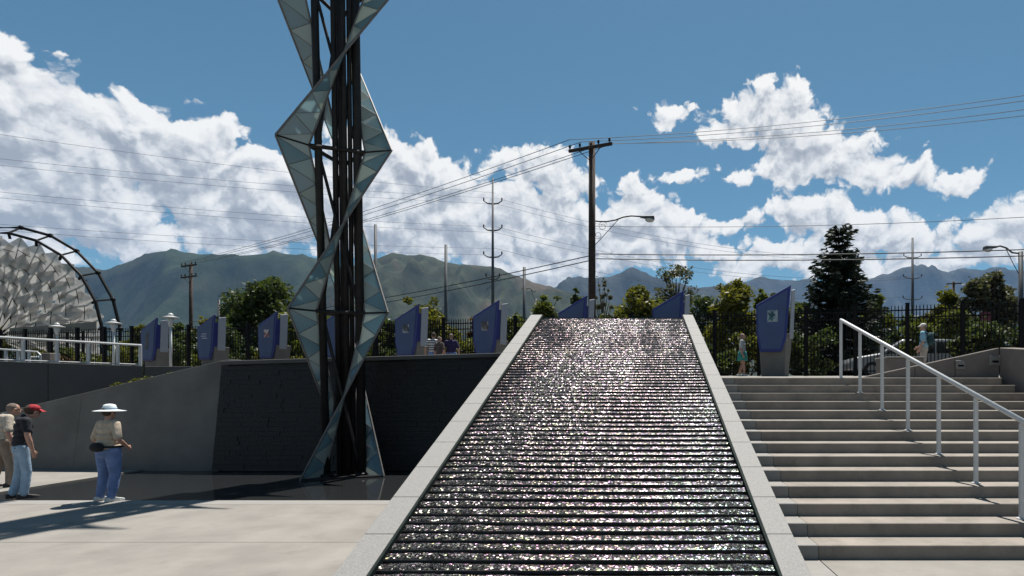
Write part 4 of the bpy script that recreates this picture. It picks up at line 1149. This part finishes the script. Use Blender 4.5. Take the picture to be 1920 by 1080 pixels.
tree('leafy_tree', 'grey-green tree under the right-hand street lamp', 1858, 36, 512, 108, L_grey, 32, 630, 9000, 0.13)
tree('leafy_tree', 'small yellow-green tree beside the small distant wooden pole', 1775, 38, 545, 70, L_yellow, 33, 640, 4500, 0.13)
tree('leafy_tree', 'thin bare-topped grey tree left of the feathery tall tree', 1130, 48, 515, 45, L_grey, 34, 600, 900, 0.10, 0.6, nclump=14)
for i, (x, D, yt, w, m, what) in enumerate(((262, 44, 611, 70, L_yellow, 'low yellow-green tree between the arch foot and the first blue panel'), (385, 46, 592, 50, L_yellow, 'small yellow-green tree behind the distant two-arm pole'),
        (30, 56, 600, 90, L_yellow, 'yellow-green tree glimpsed under the translucent arch'), (690, 38, 590, 60, L_green, 'low green tree right of the glass lattice tower'),
        (905, 42, 585, 70, L_brown, 'low rusty-leaved tree behind the panel with the brown picture'), (1500, 38, 560, 70, L_dark, 'dark green tree left of the dark spruce'))):
    tree('leafy_tree', what, x, D, yt, w, m, 40 + i, 680, 3800, 0.13)
for i, (x, D, yt, w, m, what) in enumerate(((735, 40, 598, 90, L_dark, 'low dark green tree between the glass tower and the yellow-green tree'), (960, 40, 588, 90, L_green, 'low green tree behind the left kerb of the cascade top'),
        (1230, 38, 556, 100, L_green, 'dark-leaved tree between the yellow-green tree and the feathery tall tree'), (1320, 40, 550, 100, L_dark, 'dark green tree right of the feathery tall tree'),
        (1490, 36, 572, 90, L_green, 'low green tree left of the spruce foot'), (1700, 40, 590, 80, L_dark, 'low dark tree behind the parked silver car'), (1790, 34, 575, 90, L_green, 'green tree in front of the small distant wooden pole'),
        (330, 42, 604, 90, L_dark, 'low dark tree behind the white globe lamp'), (410, 40, 600, 90, L_dark, 'low dark tree behind the panel with pale print'), (640, 44, 585, 100, L_dark, 'dark tree seen through the glass lattice tower'))):
    tree('leafy_tree', what, x, D, yt, w, m, 60 + i, 690, 4200, 0.13)

# hedge of shrubs behind the fence
shr = random.Random(9)
def shrub(X, D, h, w, mat, seed, label, group, n=1500):
    e = empty('shrub', (X, D, 2.5)); tag(e, label, 'shrub', group)
    rg = random.Random(seed)
    cl = [(rg.uniform(-0.6, 0.6) * w, rg.uniform(-0.4, 0.4) * w, h * rg.uniform(0.12, 0.8), w * rg.uniform(0.22, 0.42)) for _ in range(11)]
    for c in cl[::3]: MB().tube([(0, 0, -0.1), (c[0] * 0.5, c[1] * 0.5, c[2] * 0.6), (c[0], c[1], c[2])], [0.03, 0.02, 0.008], 5).build('stem', M_trunk, e)
    V, F, t = leaves(cl, n, 0.09, seed)
    np_mesh('foliage', V, F, mat, e, False, t)
MARKS = ((60, 'under the translucent arch'), (213, 'behind the lamp at the arch foot'), (290, 'behind the panel with the black figure'), (345, 'beside the distant two-arm pole'), (398, 'behind the panel with pale print'), (455, 'between the pale-print panel and the red-picture panel'),
         (515, 'behind the panel with the red picture'), (570, 'left of the glass tower'), (640, 'seen through the glass tower'), (705, 'right of the glass tower'), (765, 'behind the panel with the dark and white picture'), (835, 'behind the standing visitors'), (908, 'behind the panel with the brown picture'), (965, 'beside the left cascade kerb'),
         (1068, 'behind the cascade top at the big pole'), (1160, 'behind the middle of the cascade top'), (1245, 'behind the right end of the cascade top'), (1330, 'between the cascade kerb and the teal-skirted person'), (1392, 'behind the person in the teal skirt'), (1450, 'behind the panel with the teal picture'), (1510, 'left of the spruce trunk'), (1573, 'in front of the spruce'), (1650, 'in front of the silver car'),
         (1730, 'behind the person with the backpack'), (1790, 'between the backpack person and the maroon banner'), (1851, 'by the maroon banner'), (1915, 'by the right-hand street lamp'))
fl = [(17, 18.6), (0, 24.6), (-11.5, 27.2), (-34, 31.2)]
k = 0
for p, u in along([(a, b, 0) for a, b in fl], 1.25, 0.3):
    if 7.3 < p.x < 10.7: continue
    mt = shr.choice([L_yellow, L_green, L_dark, L_dark, L_brown if p.x < 3 else L_green])
    nm = {L_yellow: 'yellow-green', L_green: 'mid green', L_dark: 'dark green', L_brown: 'rusty'}[mt]
    shrub(p.x, p.y + shr.uniform(0.3, 1.6), shr.uniform(1.3, 2.4), shr.uniform(0.8, 1.25), mt, 100 + k, nm + ' hedge shrub ' + min(MARKS, key=lambda q: abs(q[0] - (X0 + FPX * p.x / (p.y + 0.9))))[1], nm + ' hedge shrubs behind the fence'); k += 1

# spruce
def spruce(x, D, ytop, wpx, seed):
    rg = np.random.default_rng(seed)
    X = PX(x, D); zb = 2.55; H = PZ(ytop, D) - zb; W = wpx / FPX * D * 0.5
    e = empty('spruce_tree', (X, D, zb)); tag(e, 'tall dark conical spruce with drooping layered branches behind the fence', 'tree', 'trees beyond the fence')
    MB().tube([(0, 0, -0.3), (0, 0, H * 0.5), (0, 0, H)], [0.24, 0.13, 0.02], 10).build('trunk', M_trunk, e, smooth=True)
    C = []; A = []; Sz = []
    z = 0.5; bmb = MB()
    while z < H - 0.15:
        t = (H - z) / H
        nb = 11 if t > 0.2 else 6
        a0 = rg.random() * 6.28
        for b in range(nb):
            ang = a0 + b * 6.283 / nb + rg.normal() * 0.22
            L_ = W * (0.16 + 1.28 * t ** 0.72) * (0.62 + 0.52 * rg.random())
            d = np.array([math.cos(ang), math.sin(ang), 0.0])
            npt = max(4, int(L_ * 8))
            pts = []
            for i in range(npt + 1):
                s = i / npt
                zz = z + L_ * (0.10 * s - 0.62 * s * s + 0.62 * s ** 4) if t > 0.15 else z + L_ * (0.5 * s)
                p = d * L_ * s + np.array([0, 0, zz]); pts.append(p)
                side = np.array([-d[1], d[0], 0])
                for q in range(7):
                    sp = (rg.random() - 0.5) * 2 * (0.42 * (1 - s * 0.55)) * min(1, L_)
                    C.append(p + side * sp + np.array([0, 0, -abs(sp) * 0.28 + rg.normal() * 0.05]))
                    ax = d * 0.8 + side * np.sign(sp) * 0.6 + np.array([0, 0, -0.15 + rg.normal() * 0.25]); A.append(ax / np.linalg.norm(ax)); Sz.append(0.13 + 0.1 * rg.random())
            bmb.tube([tuple(pts[0]), tuple(pts[len(pts) // 2]), tuple(pts[-1])], [0.03, 0.02, 0.006], 4, False)
        z += 0.30 + 0.14 * rg.random()
    C = np.array(C); A = np.array(A); S = np.array(Sz)[:, None]; n = len(C)
    B = np.cross(A, rg.normal(size=(n, 3))); B /= np.linalg.norm(B, axis=1)[:, None]
    V = np.stack([C - A * S, C - B * S * 0.30, C + A * S, C + B * S * 0.30], 1).reshape(-1, 3)
    bmb.build('limbs', M_trunk, e)['kind'] = 'stuff'
    np_mesh('crown', V, np.arange(4 * n).reshape(n, 4), L_spruce, e, False, np.clip(rg.random(n), 0, 1))
spruce(1573, 30, 430, 150, 7)

# ground cover on the bed behind the wing wall
for i in range(13):
    t = i / 12.0; px = 226 + 128 * t; D = 14.95 + 0.5 * shr.random()
    X = PX(px, D); zb = zwing(X) - 0.03
    e = empty('bed_shrub', (X, D, zb)); tag(e, 'low yellow-green cushion plant on the bed behind the wing wall', 'plant', 'cushion plants on the bed behind the wing wall')
    w = shr.uniform(0.22, 0.34)
    cl = [(shr.uniform(-0.7, 0.7) * w, shr.uniform(-0.5, 0.5) * w, shr.uniform(0.08, 0.22) * (1.15 - 0.6 * t), w * shr.uniform(0.32, 0.5)) for _ in range(7)]
    V, F, t_ = leaves(cl, 900, 0.034, 300 + i)
    np_mesh('foliage', V, F, L_bed, e, False, t_)
    MB().tube([(0, 0, -0.04), (0, 0, 0.1)], [0.015, 0.008], 5).build('stem', M_trunk, e)

# ---- parked vehicles behind the fence
def vehicle(x, D, rz, label, mat, L_=4.7, W=1.8, H=1.62, van=False):
    e = empty('parked_car' if not van else 'parked_van', (PX(x, D), D, 2.5), rz); tag(e, label, 'car' if not van else 'van')
    hl = L_ / 2
    if van:
        lower = [(-hl, 0.3), (hl, 0.3), (hl, 1.2), (hl, H), (-hl * 0.55, H), (-hl * 0.85, 1.15), (-hl, 0.95)]
    else:
        lower = [(-hl, 0.35), (hl, 0.35), (hl, 0.95), (hl * 0.93, H * 0.97), (hl * 0.55, H), (-hl * 0.12, H), (-hl * 0.50, 1.05), (-hl * 0.93, 0.88), (-hl, 0.7)]
    MB().prism(lower, -W / 2, W / 2).build('body', mat, e, bevel=0.05)
    for s in (-1, 1):
        y = s * (W / 2 + 0.006)
        def pane(poly):
            mb = MB(); mb.prism(poly, min(y, y - s * 0.01), max(y, y - s * 0.01)); return mb.build('window', M_glasscar, e)
        if van:
            pane([(-hl * 0.80, 1.2), (-hl * 0.5, 1.2), (-hl * 0.5, H - 0.2), (-hl * 0.6, H - 0.2)])
            pane([(-hl * 0.42, 1.2), (hl * 0.2, 1.2), (hl * 0.2, H - 0.2), (-hl * 0.42, H - 0.2)])
        else:
            pane([(-hl * 0.42, 1.02), (-hl * 0.02, 1.02), (-hl * 0.02, H - 0.12), (-hl * 0.10, H - 0.12)])
            pane([(hl * 0.02, 1.02), (hl * 0.42, 1.02), (hl * 0.42, H - 0.12), (hl * 0.02, H - 0.12)])
            pane([(hl * 0.46, 1.02), (hl * 0.86, 1.02), (hl * 0.84, H - 0.16), (hl * 0.46, H - 0.12)])
        for xw in (-hl * 0.64, hl * 0.62):
            w = MB()
            n = 20
            ring = [(xw + 0.34 * math.cos(6.2832 * i / n), 0.34 + 0.34 * math.sin(6.2832 * i / n)) for i in range(n)]
            w.prism(ring, min(s * (W / 2 - 0.2), s * (W / 2 + 0.02)), max(s * (W / 2 - 0.2), s * (W / 2 + 0.02)))
            wo_ = w.build('wheel', M_tyre, e)
            ring2 = [(xw + 0.2 * math.cos(6.2832 * i / n), 0.34 + 0.2 * math.sin(6.2832 * i / n)) for i in range(n)]
            yb = s * (W / 2 + 0.022); MB().prism(ring2, min(yb, yb + s * 0.01), max(yb, yb + s * 0.01)).build('rim', M_silver, wo_)
        MB().box((-hl - 0.01, s * 0.62 - 0.17, 0.68), (-hl + 0.06, s * 0.62 + 0.17, 0.84)).build('headlight', M_lampglass, e)
    MB().hexa([(-hl * 0.50 - 0.012, -W * 0.42, 1.06), (-hl * 0.50 - 0.012, W * 0.42, 1.06), (-hl * 0.13 - 0.012, W * 0.40, H - 0.04), (-hl * 0.13 - 0.012, -W * 0.40, H - 0.04),
               (-hl * 0.50 - 0.03, -W * 0.42, 1.07), (-hl * 0.50 - 0.03, W * 0.42, 1.07), (-hl * 0.13 - 0.03, W * 0.40, H - 0.03), (-hl * 0.13 - 0.03, -W * 0.40, H - 0.03)]).build('windscreen', M_glasscar, e, fix=True) if not van else None
vehicle(1692, 25.2, R(-8), 'silver estate car parked behind the black picket fence', M_silver)
vehicle(1735, 33.5, R(-6), 'white van parked behind the silver estate car', M_whitecar, 5.2, 1.95, 2.1, True)
vehicle(92, 36.0, R(4), 'white car behind the white railing under the arch', M_whitecar)

# maroon street banner at the right edge
mbn = empty('street_banner', (PX(1851, 34), 34, 2.55)); tag(mbn, 'narrow dark maroon banner hanging behind the fence near the right-hand trees', 'banner')
MB().tube([(0.35, 0.05, -0.1), (0.35, 0.05, 4.4)], 0.05, 8).build('pole', M_black, mbn)
MB().box((-0.35, 0.0, 1.7), (0.28, 0.02, 4.1)).build('cloth', M_maroon, mbn)
MB().tube([(-0.35, 0.01, 4.12), (0.36, 0.05, 4.12)], 0.02, 6).build('rod', M_black, mbn)

# ================================================================== PEOPLE
def remesh(name, mb, voxel, mat, parent, smooth_it=4):
    me = mb.mesh(name + '_tmp')
    o = bpy.data.objects.new(name + '_tmp', me); link(o)
    md = o.modifiers.new('r', 'REMESH'); md.mode = 'VOXEL'; md.voxel_size = voxel; md.use_smooth_shade = True
    sm = o.modifiers.new('s', 'SMOOTH'); sm.iterations = smooth_it; sm.factor = 0.5
    dg = bpy.context.evaluated_depsgraph_get(); dg.update()
    me2 = bpy.data.meshes.new_from_object(o.evaluated_get(dg)); me2.name = name
    bpy.data.objects.remove(o); bpy.data.meshes.remove(me)
    me2.polygons.foreach_set('use_smooth', [True] * len(me2.polygons))
    me2.materials.clear(); me2.materials.append(mat)
    ob = bpy.data.objects.new(name, me2); link(ob); ob.parent = parent
    return ob
def cap(mb, pts, rs, n=12):
    mb.tube(pts, rs, n)
    for p, r in zip(pts, rs): mb.ell(p, (r, r, r), n, 8)
SKIN = pbr('skin', (0.36, 0.20, 0.145), 0.6, var=0.06, scale=10)
def cloth(name, c, c2=None): return pbr(name, c, 0.9, var=0.18, scale=9, bump=0.016, bscale=11, color2=c2)

def person(loc, rz, h, label, shirt, legs, hair, hat=None, bulk=1.0, bow=0.0, arms=None, stance=0.0, shoes=(0.03, 0.025, 0.022), skirt=None, shorts=False, pack=None, belt=None, vox=0.012, sleeves=0.5, longhair=False, stripe=None, lean=0.0, turn=0.0, cap_col=None):
    """a person standing at loc, facing local -Y turned by rz; all lengths for a 1.70 m figure, scaled to h"""
    e = empty('person', loc, rz); tag(e, label, 'person'); s = h / 1.70; e.scale = (s, s, s)
    b_ = bulk
    hipz, kneez, shz, neckz, hdz = 0.90, 0.48, 1.38, 1.45, 1.585
    ly = lambda z: -lean * max(0.0, z - hipz)                       # the trunk leans forward (towards -y)
    hipL, hipR = Vector((-0.095 * b_, 0, hipz)), Vector((0.095 * b_, 0, hipz))
    kL, kR = Vector((-0.105 * b_, -0.03 - stance * 0.4, kneez)), Vector((0.105 * b_, -0.01 + stance * 0.35, kneez))
    aL, aR = Vector((-0.115 * b_, 0.03 - stance, 0.08)), Vector((0.115 * b_, 0.03 + stance, 0.08))
    head = Vector((0, ly(hdz) - 0.02 - bow * 0.12, hdz - bow * 0.06))
    ftd = math.radians(turn); fx, fy = math.sin(ftd), -math.cos(ftd)
    bd = MB()
    # trunk
    for z, rx, ry in ((0.86, 0.155, 0.115), (0.95, 0.16, 0.12), (1.05, 0.145, 0.11), (1.16, 0.15, 0.112), (1.27, 0.165, 0.112), (1.36, 0.15, 0.09)):
        bd.ell((0, ly(z), z), (rx * b_, ry * (0.6 + 0.4 * b_) * (1.15 if b_ > 1.15 and z < 1.2 else 1), 0.085), 16, 10)
    cap(bd, [Vector((0, ly(1.38), 1.38)), Vector((0, ly(1.47) - bow * 0.05, 1.48 - bow * 0.03)), head - Vector((0, 0, 0.06))], [0.065, 0.055, 0.055])
    # head: skull, jaw, nose, ears
    bd.ell(head + Vector((0, 0.012, 0.02)), (0.074, 0.092, 0.098), 18, 14)
    bd.ell(head + Vector((fx * 0.03, fy * 0.035 - 0.0, -0.055)), (0.054, 0.056, 0.058), 14, 10)
    bd.ell(head + Vector((fx * 0.098, fy * 0.098, -0.012)), (0.014, 0.020, 0.022), 8, 8)
    bd.ell(head + Vector((fx * 0.085, fy * 0.085, -0.058)), (0.022, 0.014, 0.010), 8, 8)
    for q in (-1, 1):
        bd.ell(head + Vector((q * 0.076 * abs(fy), q * 0.076 * fx + 0.012, -0.005)), (0.014, 0.022, 0.032), 8, 8)
    # legs and feet
    for hp, k_, a_ in ((hipL, kL, aL), (hipR, kR, aR)):
        cap(bd, [hp, hp.lerp(k_, 0.5), k_, k_.lerp(a_, 0.35), a_], [0.088 * b_, 0.076 * b_, 0.056, 0.058, 0.040])
        cap(bd, [a_ + Vector((0, 0.03, -0.045)), a_ + Vector((0, -0.07, -0.05)), a_ + Vector((0, -0.15, -0.058))], [0.036, 0.036, 0.026], 10)
    # arms: shoulder, elbow, wrist given or hanging
    dfl = {'L': (Vector((-0.29, 0.02, 1.11)), Vector((-0.30, -0.06, 0.86))), 'R': (Vector((0.29, 0.02, 1.11)), Vector((0.30, -0.06, 0.86)))}
    ar = {}
    for sd_, sg in (('L', -1), ('R', 1)):
        sh = Vector((sg * 0.170 * (0.55 + 0.45 * b_), ly(shz), shz))
        el, wr = (arms or {}).get(sd_, dfl[sd_])
        el = Vector(el); wr = Vector(wr); el.x *= (0.7 + 0.3 * b_) ; wr.x *= (0.7 + 0.3 * b_)
        if not (arms and sd_ in arms): el.y += ly(1.11); wr.y += ly(0.95)
        ar[sd_] = (sh, el, wr)
        cap(bd, [sh, sh.lerp(el, 0.5), el, el.lerp(wr, 0.35), wr], [0.052, 0.050, 0.042, 0.043, 0.029], 10)
        d = (wr - el).normalized()
        sidev = d.cross(Vector((sg, 0, 0))); sidev = sidev.normalized() if sidev.length > 0.1 else Vector((0, 1, 0))
        palm = wr + d * 0.05
        cap(bd, [wr, palm, wr + d * 0.085], [0.027, 0.030, 0.028], 8)
        inw = Vector((-sg, 0, 0))
        for fi, (o_, ln) in enumerate(((-0.027, 0.062), (-0.009, 0.075), (0.009, 0.07), (0.027, 0.055))):
            b0 = wr + d * 0.09 + sidev * o_
            b1 = b0 + d * ln * 0.5 + inw * 0.006; b2 = b1 + d * ln * 0.42 + inw * 0.02
            cap(bd, [b0, b1, b2], [0.0105, 0.0095, 0.008], 6)
        t0 = wr + d * 0.03 - sidev * 0.026; t1 = t0 + d * 0.032 - sidev * 0.024 + inw * 0.006; t2 = t1 + d * 0.03 + inw * 0.008
        cap(bd, [t0, t1, t2], [0.013, 0.011, 0.009], 6)
    remesh('body', bd, vox, SKIN, e, 3)
    # eyes
    for q in (-1, 1):
        c = head + Vector((fx * 0.080 + q * 0.030 * -fy, fy * 0.080 + q * 0.030 * fx, 0.012)); MB().ell(c, (0.012, 0.012, 0.009), 8, 6).build('eye', pbr('eye_dark', (0.02, 0.015, 0.012), 0.3), e)
    # shirt
    sh_ = MB()
    top_r = 0.017
    for z, rx, ry in ((0.90, 0.165, 0.125), (0.98, 0.170, 0.13), (1.06, 0.160, 0.124), (1.16, 0.162, 0.124), (1.27, 0.176, 0.124), (1.37, 0.155, 0.10)):
        sh_.ell((0, ly(z), z), (rx * b_ + 0.008, ry * (0.6 + 0.4 * b_) * (1.17 if b_ > 1.15 and z < 1.2 else 1) + 0.006, 0.095 if z > 0.95 else 0.06), 18, 10)
    cap(sh_, [Vector((0, ly(1.36), 1.37)), Vector((0, ly(1.42), 1.435))], [0.09, 0.066])
    for sd_, sg in (('L', -1), ('R', 1)):
        shd, el, wr = ar[sd_]
        end = shd.lerp(el, min(1.0, sleeves * 1.7))
        cap(sh_, [shd, end], [0.077, 0.064], 12)
    remesh('shirt', sh_, vox, shirt, e, 3)
    # legs clothing
    if skirt:
        sk = MB(); sk.lathe([(0.15, 1.0), (0.17 * b_, 0.92), (0.20 * b_, 0.75), (0.225 * b_, 0.62), (0.21, 0.63)], 20); sk.build('skirt', skirt, e, smooth=True)
    else:
        tr = MB()
        for z, rx, ry in ((0.84, 0.165, 0.13), (0.90, 0.168, 0.132), (0.97, 0.160, 0.124)):
            tr.ell((0, ly(z), z), (rx * b_, ry * (0.6 + 0.4 * b_) * (1.18 if b_ > 1.15 else 1), 0.075), 18, 10)
        for hp, k_, a_ in ((hipL, kL, aL), (hipR, kR, aR)):
            if shorts: cap(tr, [hp, hp.lerp(k_, 0.85)], [0.10 * b_, 0.088 * b_])
            else: cap(tr, [hp, hp.lerp(k_, 0.5), k_, k_.lerp(a_, 0.6), a_ + Vector((0, 0.01, 0.012))], [0.10 * b_, 0.088 * b_, 0.074 * (0.5 + 0.5 * b_), 0.068 * (0.5 + 0.5 * b_), 0.064], 14)
        remesh('shorts' if shorts else 'trousers', tr, vox, legs, e, 2)
    for a_ in (aL, aR):
        so_ = MB(); z0 = a_.z - 0.08
        prof = [(0.10, 0.036), (0.06, 0.044), (-0.03, 0.042), (-0.10, 0.048), (-0.17, 0.042), (-0.205, 0.02)]
        vs = []; 
        for yy, w in prof: vs += [(a_.x - w, a_.y + yy, z0), (a_.x + w, a_.y + yy, z0)]
        for (yy, w), hh in zip(prof, (0.075, 0.085, 0.085, 0.06, 0.045, 0.03)): vs += [(a_.x - w * 0.85, a_.y + yy * 0.97, z0 + hh), (a_.x + w * 0.85, a_.y + yy * 0.97, z0 + hh)]
        n = len(prof); fs = [(0, 1, 2 * n + 1, 2 * n), (2 * n - 2, 4 * n - 2, 4 * n - 1, 2 * n - 1)]
        for i in range(n - 1):
            fs += [(2 * i, 2 * i + 2, 2 * i + 3, 2 * i + 1), (2 * n + 2 * i, 2 * n + 2 * i + 1, 2 * n + 2 * i + 3, 2 * n + 2 * i + 2), (2 * i, 2 * n + 2 * i, 2 * n + 2 * i + 2, 2 * i + 2), (2 * i + 1, 2 * i + 3, 2 * n + 2 * i + 3, 2 * n + 2 * i + 1)]
        so_.add(vs, fs).build('shoe', pbr('shoe_%.3f' % shoes[0], shoes, 0.7), e, bevel=0.008)
    # hair
    hr_ = MB()
    hr_.ell(head + Vector((-fx * 0.02, -fy * 0.02 + 0.012, 0.03)), (0.080, 0.094, 0.098), 16, 12)
    if longhair: cap(hr_, [head + Vector((-fx * 0.05, -fy * 0.05, 0.02)), head + Vector((-fx * 0.07, -fy * 0.07, -0.08)), head + Vector((-fx * 0.07, -fy * 0.07, -0.18))], [0.075, 0.075, 0.05])
    remesh('hair', hr_, vox, hair, e, 2)
    if hat == 'brim':
        H1 = MB(); c = head
        H1.lathe([(0.235, 0.030), (0.24, 0.036), (0.22, 0.040), (0.105, 0.062), (0.098, 0.10), (0.085, 0.145), (0.05, 0.160), (0.01, 0.164)], 28, c)
        H1.build('sun_hat', cloth('hat_cloth', (0.62, 0.66, 0.67)), e, smooth=True)
        MB().lathe([(0.108, 0.066), (0.103, 0.098)], 24, c).build('hat_band', cloth('hat_band', (0.26, 0.36, 0.44)), e, smooth=True)
    if hat == 'cap':
        hc = MB(); hc.ell(head + Vector((0, 0.008, 0.055)), (0.090, 0.102, 0.078), 18, 12); o1 = hc.build('cap', cap_col, e, smooth=True)
        br = MB(); pts_ = []
        for i in range(9):
            t = math.radians(-70 + 140 * i / 8); ca, sa = math.cos(t), math.sin(t)
            dx, dy = fx * ca - fy * sa * -1 * 0.0 + (-fy) * sa * 0.75, fy * ca + fx * sa * 0.75
            pts_.append((head.x + dx * 0.175, head.y + dy * 0.175))
        vs = [(x, y, head.z + 0.028 - bow * 0.05) for x, y in pts_] + [(head.x + (x - head.x) * 0.45, head.y + (y - head.y) * 0.45, head.z + 0.055) for x, y in pts_]
        vs += [(x, y, z + 0.006) for x, y, z in vs]
        fs = []
        for i in range(8): fs += [(i, i + 1, i + 10, i + 9), (i + 18, i + 27, i + 28, i + 19), (i, i + 18, i + 19, i + 1)]
        br.add(vs, fs).build('cap_peak', cap_col, o1)
    if belt:
        bl = MB(); bl.ell((-0.06, 0.175 * b_ * 0.98 + ly(0.97), 0.985), (0.155, 0.075, 0.085), 16, 10); bl.build('waist_pack', belt, e, smooth=True)
        MB().lathe([(0.188 * b_, 0.965), (0.19 * b_, 1.0)], 24).build('waist_strap', belt, e)
    if pack:
        pk = MB(); pk.ell((0, 0.19, 1.20), (0.155, 0.10, 0.215), 16, 12); pk.ell((0, 0.26, 1.11), (0.11, 0.06, 0.10), 12, 8)
        p1 = remesh('backpack', pk, vox, pack, e, 2)
        for q in (-1, 1):
            MB().tube([(q * 0.10, 0.12, 1.36), (q * 0.105, 0.02, 1.445), (q * 0.10, -0.115, 1.33), (q * 0.12, -0.115, 1.15), (q * 0.15, 0.08, 1.08)], 0.020, 6).build('strap', pack, p1)
    return e
def gz(x, y, z=0.0):
    D = FPX * (EYE - z) / (y - YH); return (PX(x, D), D, z)

denim = cloth('light_denim', (0.24, 0.34, 0.44)); bluej = cloth('blue_trousers', (0.13, 0.19, 0.36)); khaki = cloth('khaki', (0.22, 0.17, 0.13))
beige = cloth('beige_shirt', (0.40, 0.33, 0.25)); blacks = cloth('black_shirt', (0.012, 0.013, 0.018)); redc = cloth('red_cap', (0.30, 0.012, 0.02))
hbrown = cloth('brown_hair', (0.05, 0.028, 0.018)); hgrey = cloth('grey_hair', (0.16, 0.12, 0.10)); hblond = cloth('fair_hair', (0.22, 0.16, 0.12))

person(gz(203, 939), R(163), 1.60, 'person in pale wide-brimmed hat, beige shirt, waist pack and blue trousers', beige, bluej, hbrown, hat='brim', bulk=1.24, turn=12, shoes=(0.5, 0.5, 0.48), belt=cloth('black_pack', (0.008, 0.008, 0.009)), vox=0.011,
       arms={'L': ((-0.30, 0.04, 1.12), (-0.20, -0.16, 0.98)), 'R': ((0.31, 0.03, 1.10), (0.24, -0.12, 0.94))})
person(gz(40, 934), R(146), 1.66, 'person in red cap, black polo shirt and pale jeans looking down', blacks, denim, hbrown, hat='cap', cap_col=redc, bow=0.75, lean=0.06, stance=0.05, turn=20, vox=0.011, sleeves=0.36, bulk=0.9,
       arms={'L': ((-0.24, -0.04, 1.11), (-0.23, -0.10, 0.86)), 'R': ((0.25, -0.07, 1.10), (0.25, -0.16, 0.86))})
person(gz(6, 913), R(150), 1.66, 'person in beige shirt and khaki trousers bowed beside the red-capped one', cloth('cream_shirt', (0.42, 0.36, 0.29)), khaki, hgrey, bow=0.7, lean=0.08, stance=0.10, bulk=1.1, vox=0.012)
person((PX(1392, 19.4), 19.4, zt(19.4)), R(70), 1.44, 'person with fair hair, pale top and teal skirt walking behind the steps', cloth('pale_top', (0.36, 0.38, 0.38)), None, hblond, skirt=cloth('teal_skirt', (0.03, 0.22, 0.20)), stance=0.12, longhair=True, shoes=(0.5, 0.45, 0.42), vox=0.014)
person((PX(1732, 17.0), 17.0, zt(17.0)), R(232), 1.57, 'person in light blue shirt and pale cap carrying a dark green backpack', cloth('light_blue_shirt', (0.22, 0.38, 0.46)), cloth('beige_shorts', (0.34, 0.29, 0.25)), hgrey, hat='cap', cap_col=cloth('pale_cap', (0.5, 0.48, 0.45)), pack=cloth('green_backpack', (0.012, 0.04, 0.045)), shorts=True, turn=0, vox=0.014,
       arms={'L': ((-0.29, -0.02, 1.12), (-0.30, -0.22, 0.98)), 'R': ((0.27, 0.04, 1.11), (0.26, -0.08, 0.88))})
stripe_m = bpy.data.materials.new('striped_cloth'); stripe_m.use_nodes = True
_t = NT(stripe_m.node_tree); _b = _t.n['Principled BSDF']; _b.inputs['Roughness'].default_value = 0.9
_tc = _t.new('ShaderNodeTexCoord'); _sp = _t.new('ShaderNodeSeparateXYZ'); _t.set(_sp.inputs[0], _tc.outputs['Object'])
_t.set(_b.inputs['Base Color'], _t.mix(_t.m('GREATER_THAN', _t.m('FRACT', _t.m('MULTIPLY', _sp.outputs[2], 11.0)), 0.45), (0.03, 0.035, 0.05), (0.5, 0.5, 0.5)))
D6 = 20.6
person((PX(813, D6), D6, zt(D6)), R(200), 1.56, 'person in dark and white striped shirt standing above the waterfall wall', stripe_m, bluej, hbrown, vox=0.015)
person((PX(824, D6 - 0.35), D6 - 0.35, zt(D6)), R(150), 1.38, 'shorter person in dull dark top leaning beside the striped shirt', cloth('dull_top', (0.06, 0.04, 0.04)), khaki, hgrey, vox=0.015)
person((PX(846, D6), D6, zt(D6)), R(185), 1.52, 'person in dark purple top standing above the waterfall wall', cloth('purple_top', (0.018, 0.012, 0.06)), bluej, hgrey, bulk=1.1, vox=0.015)
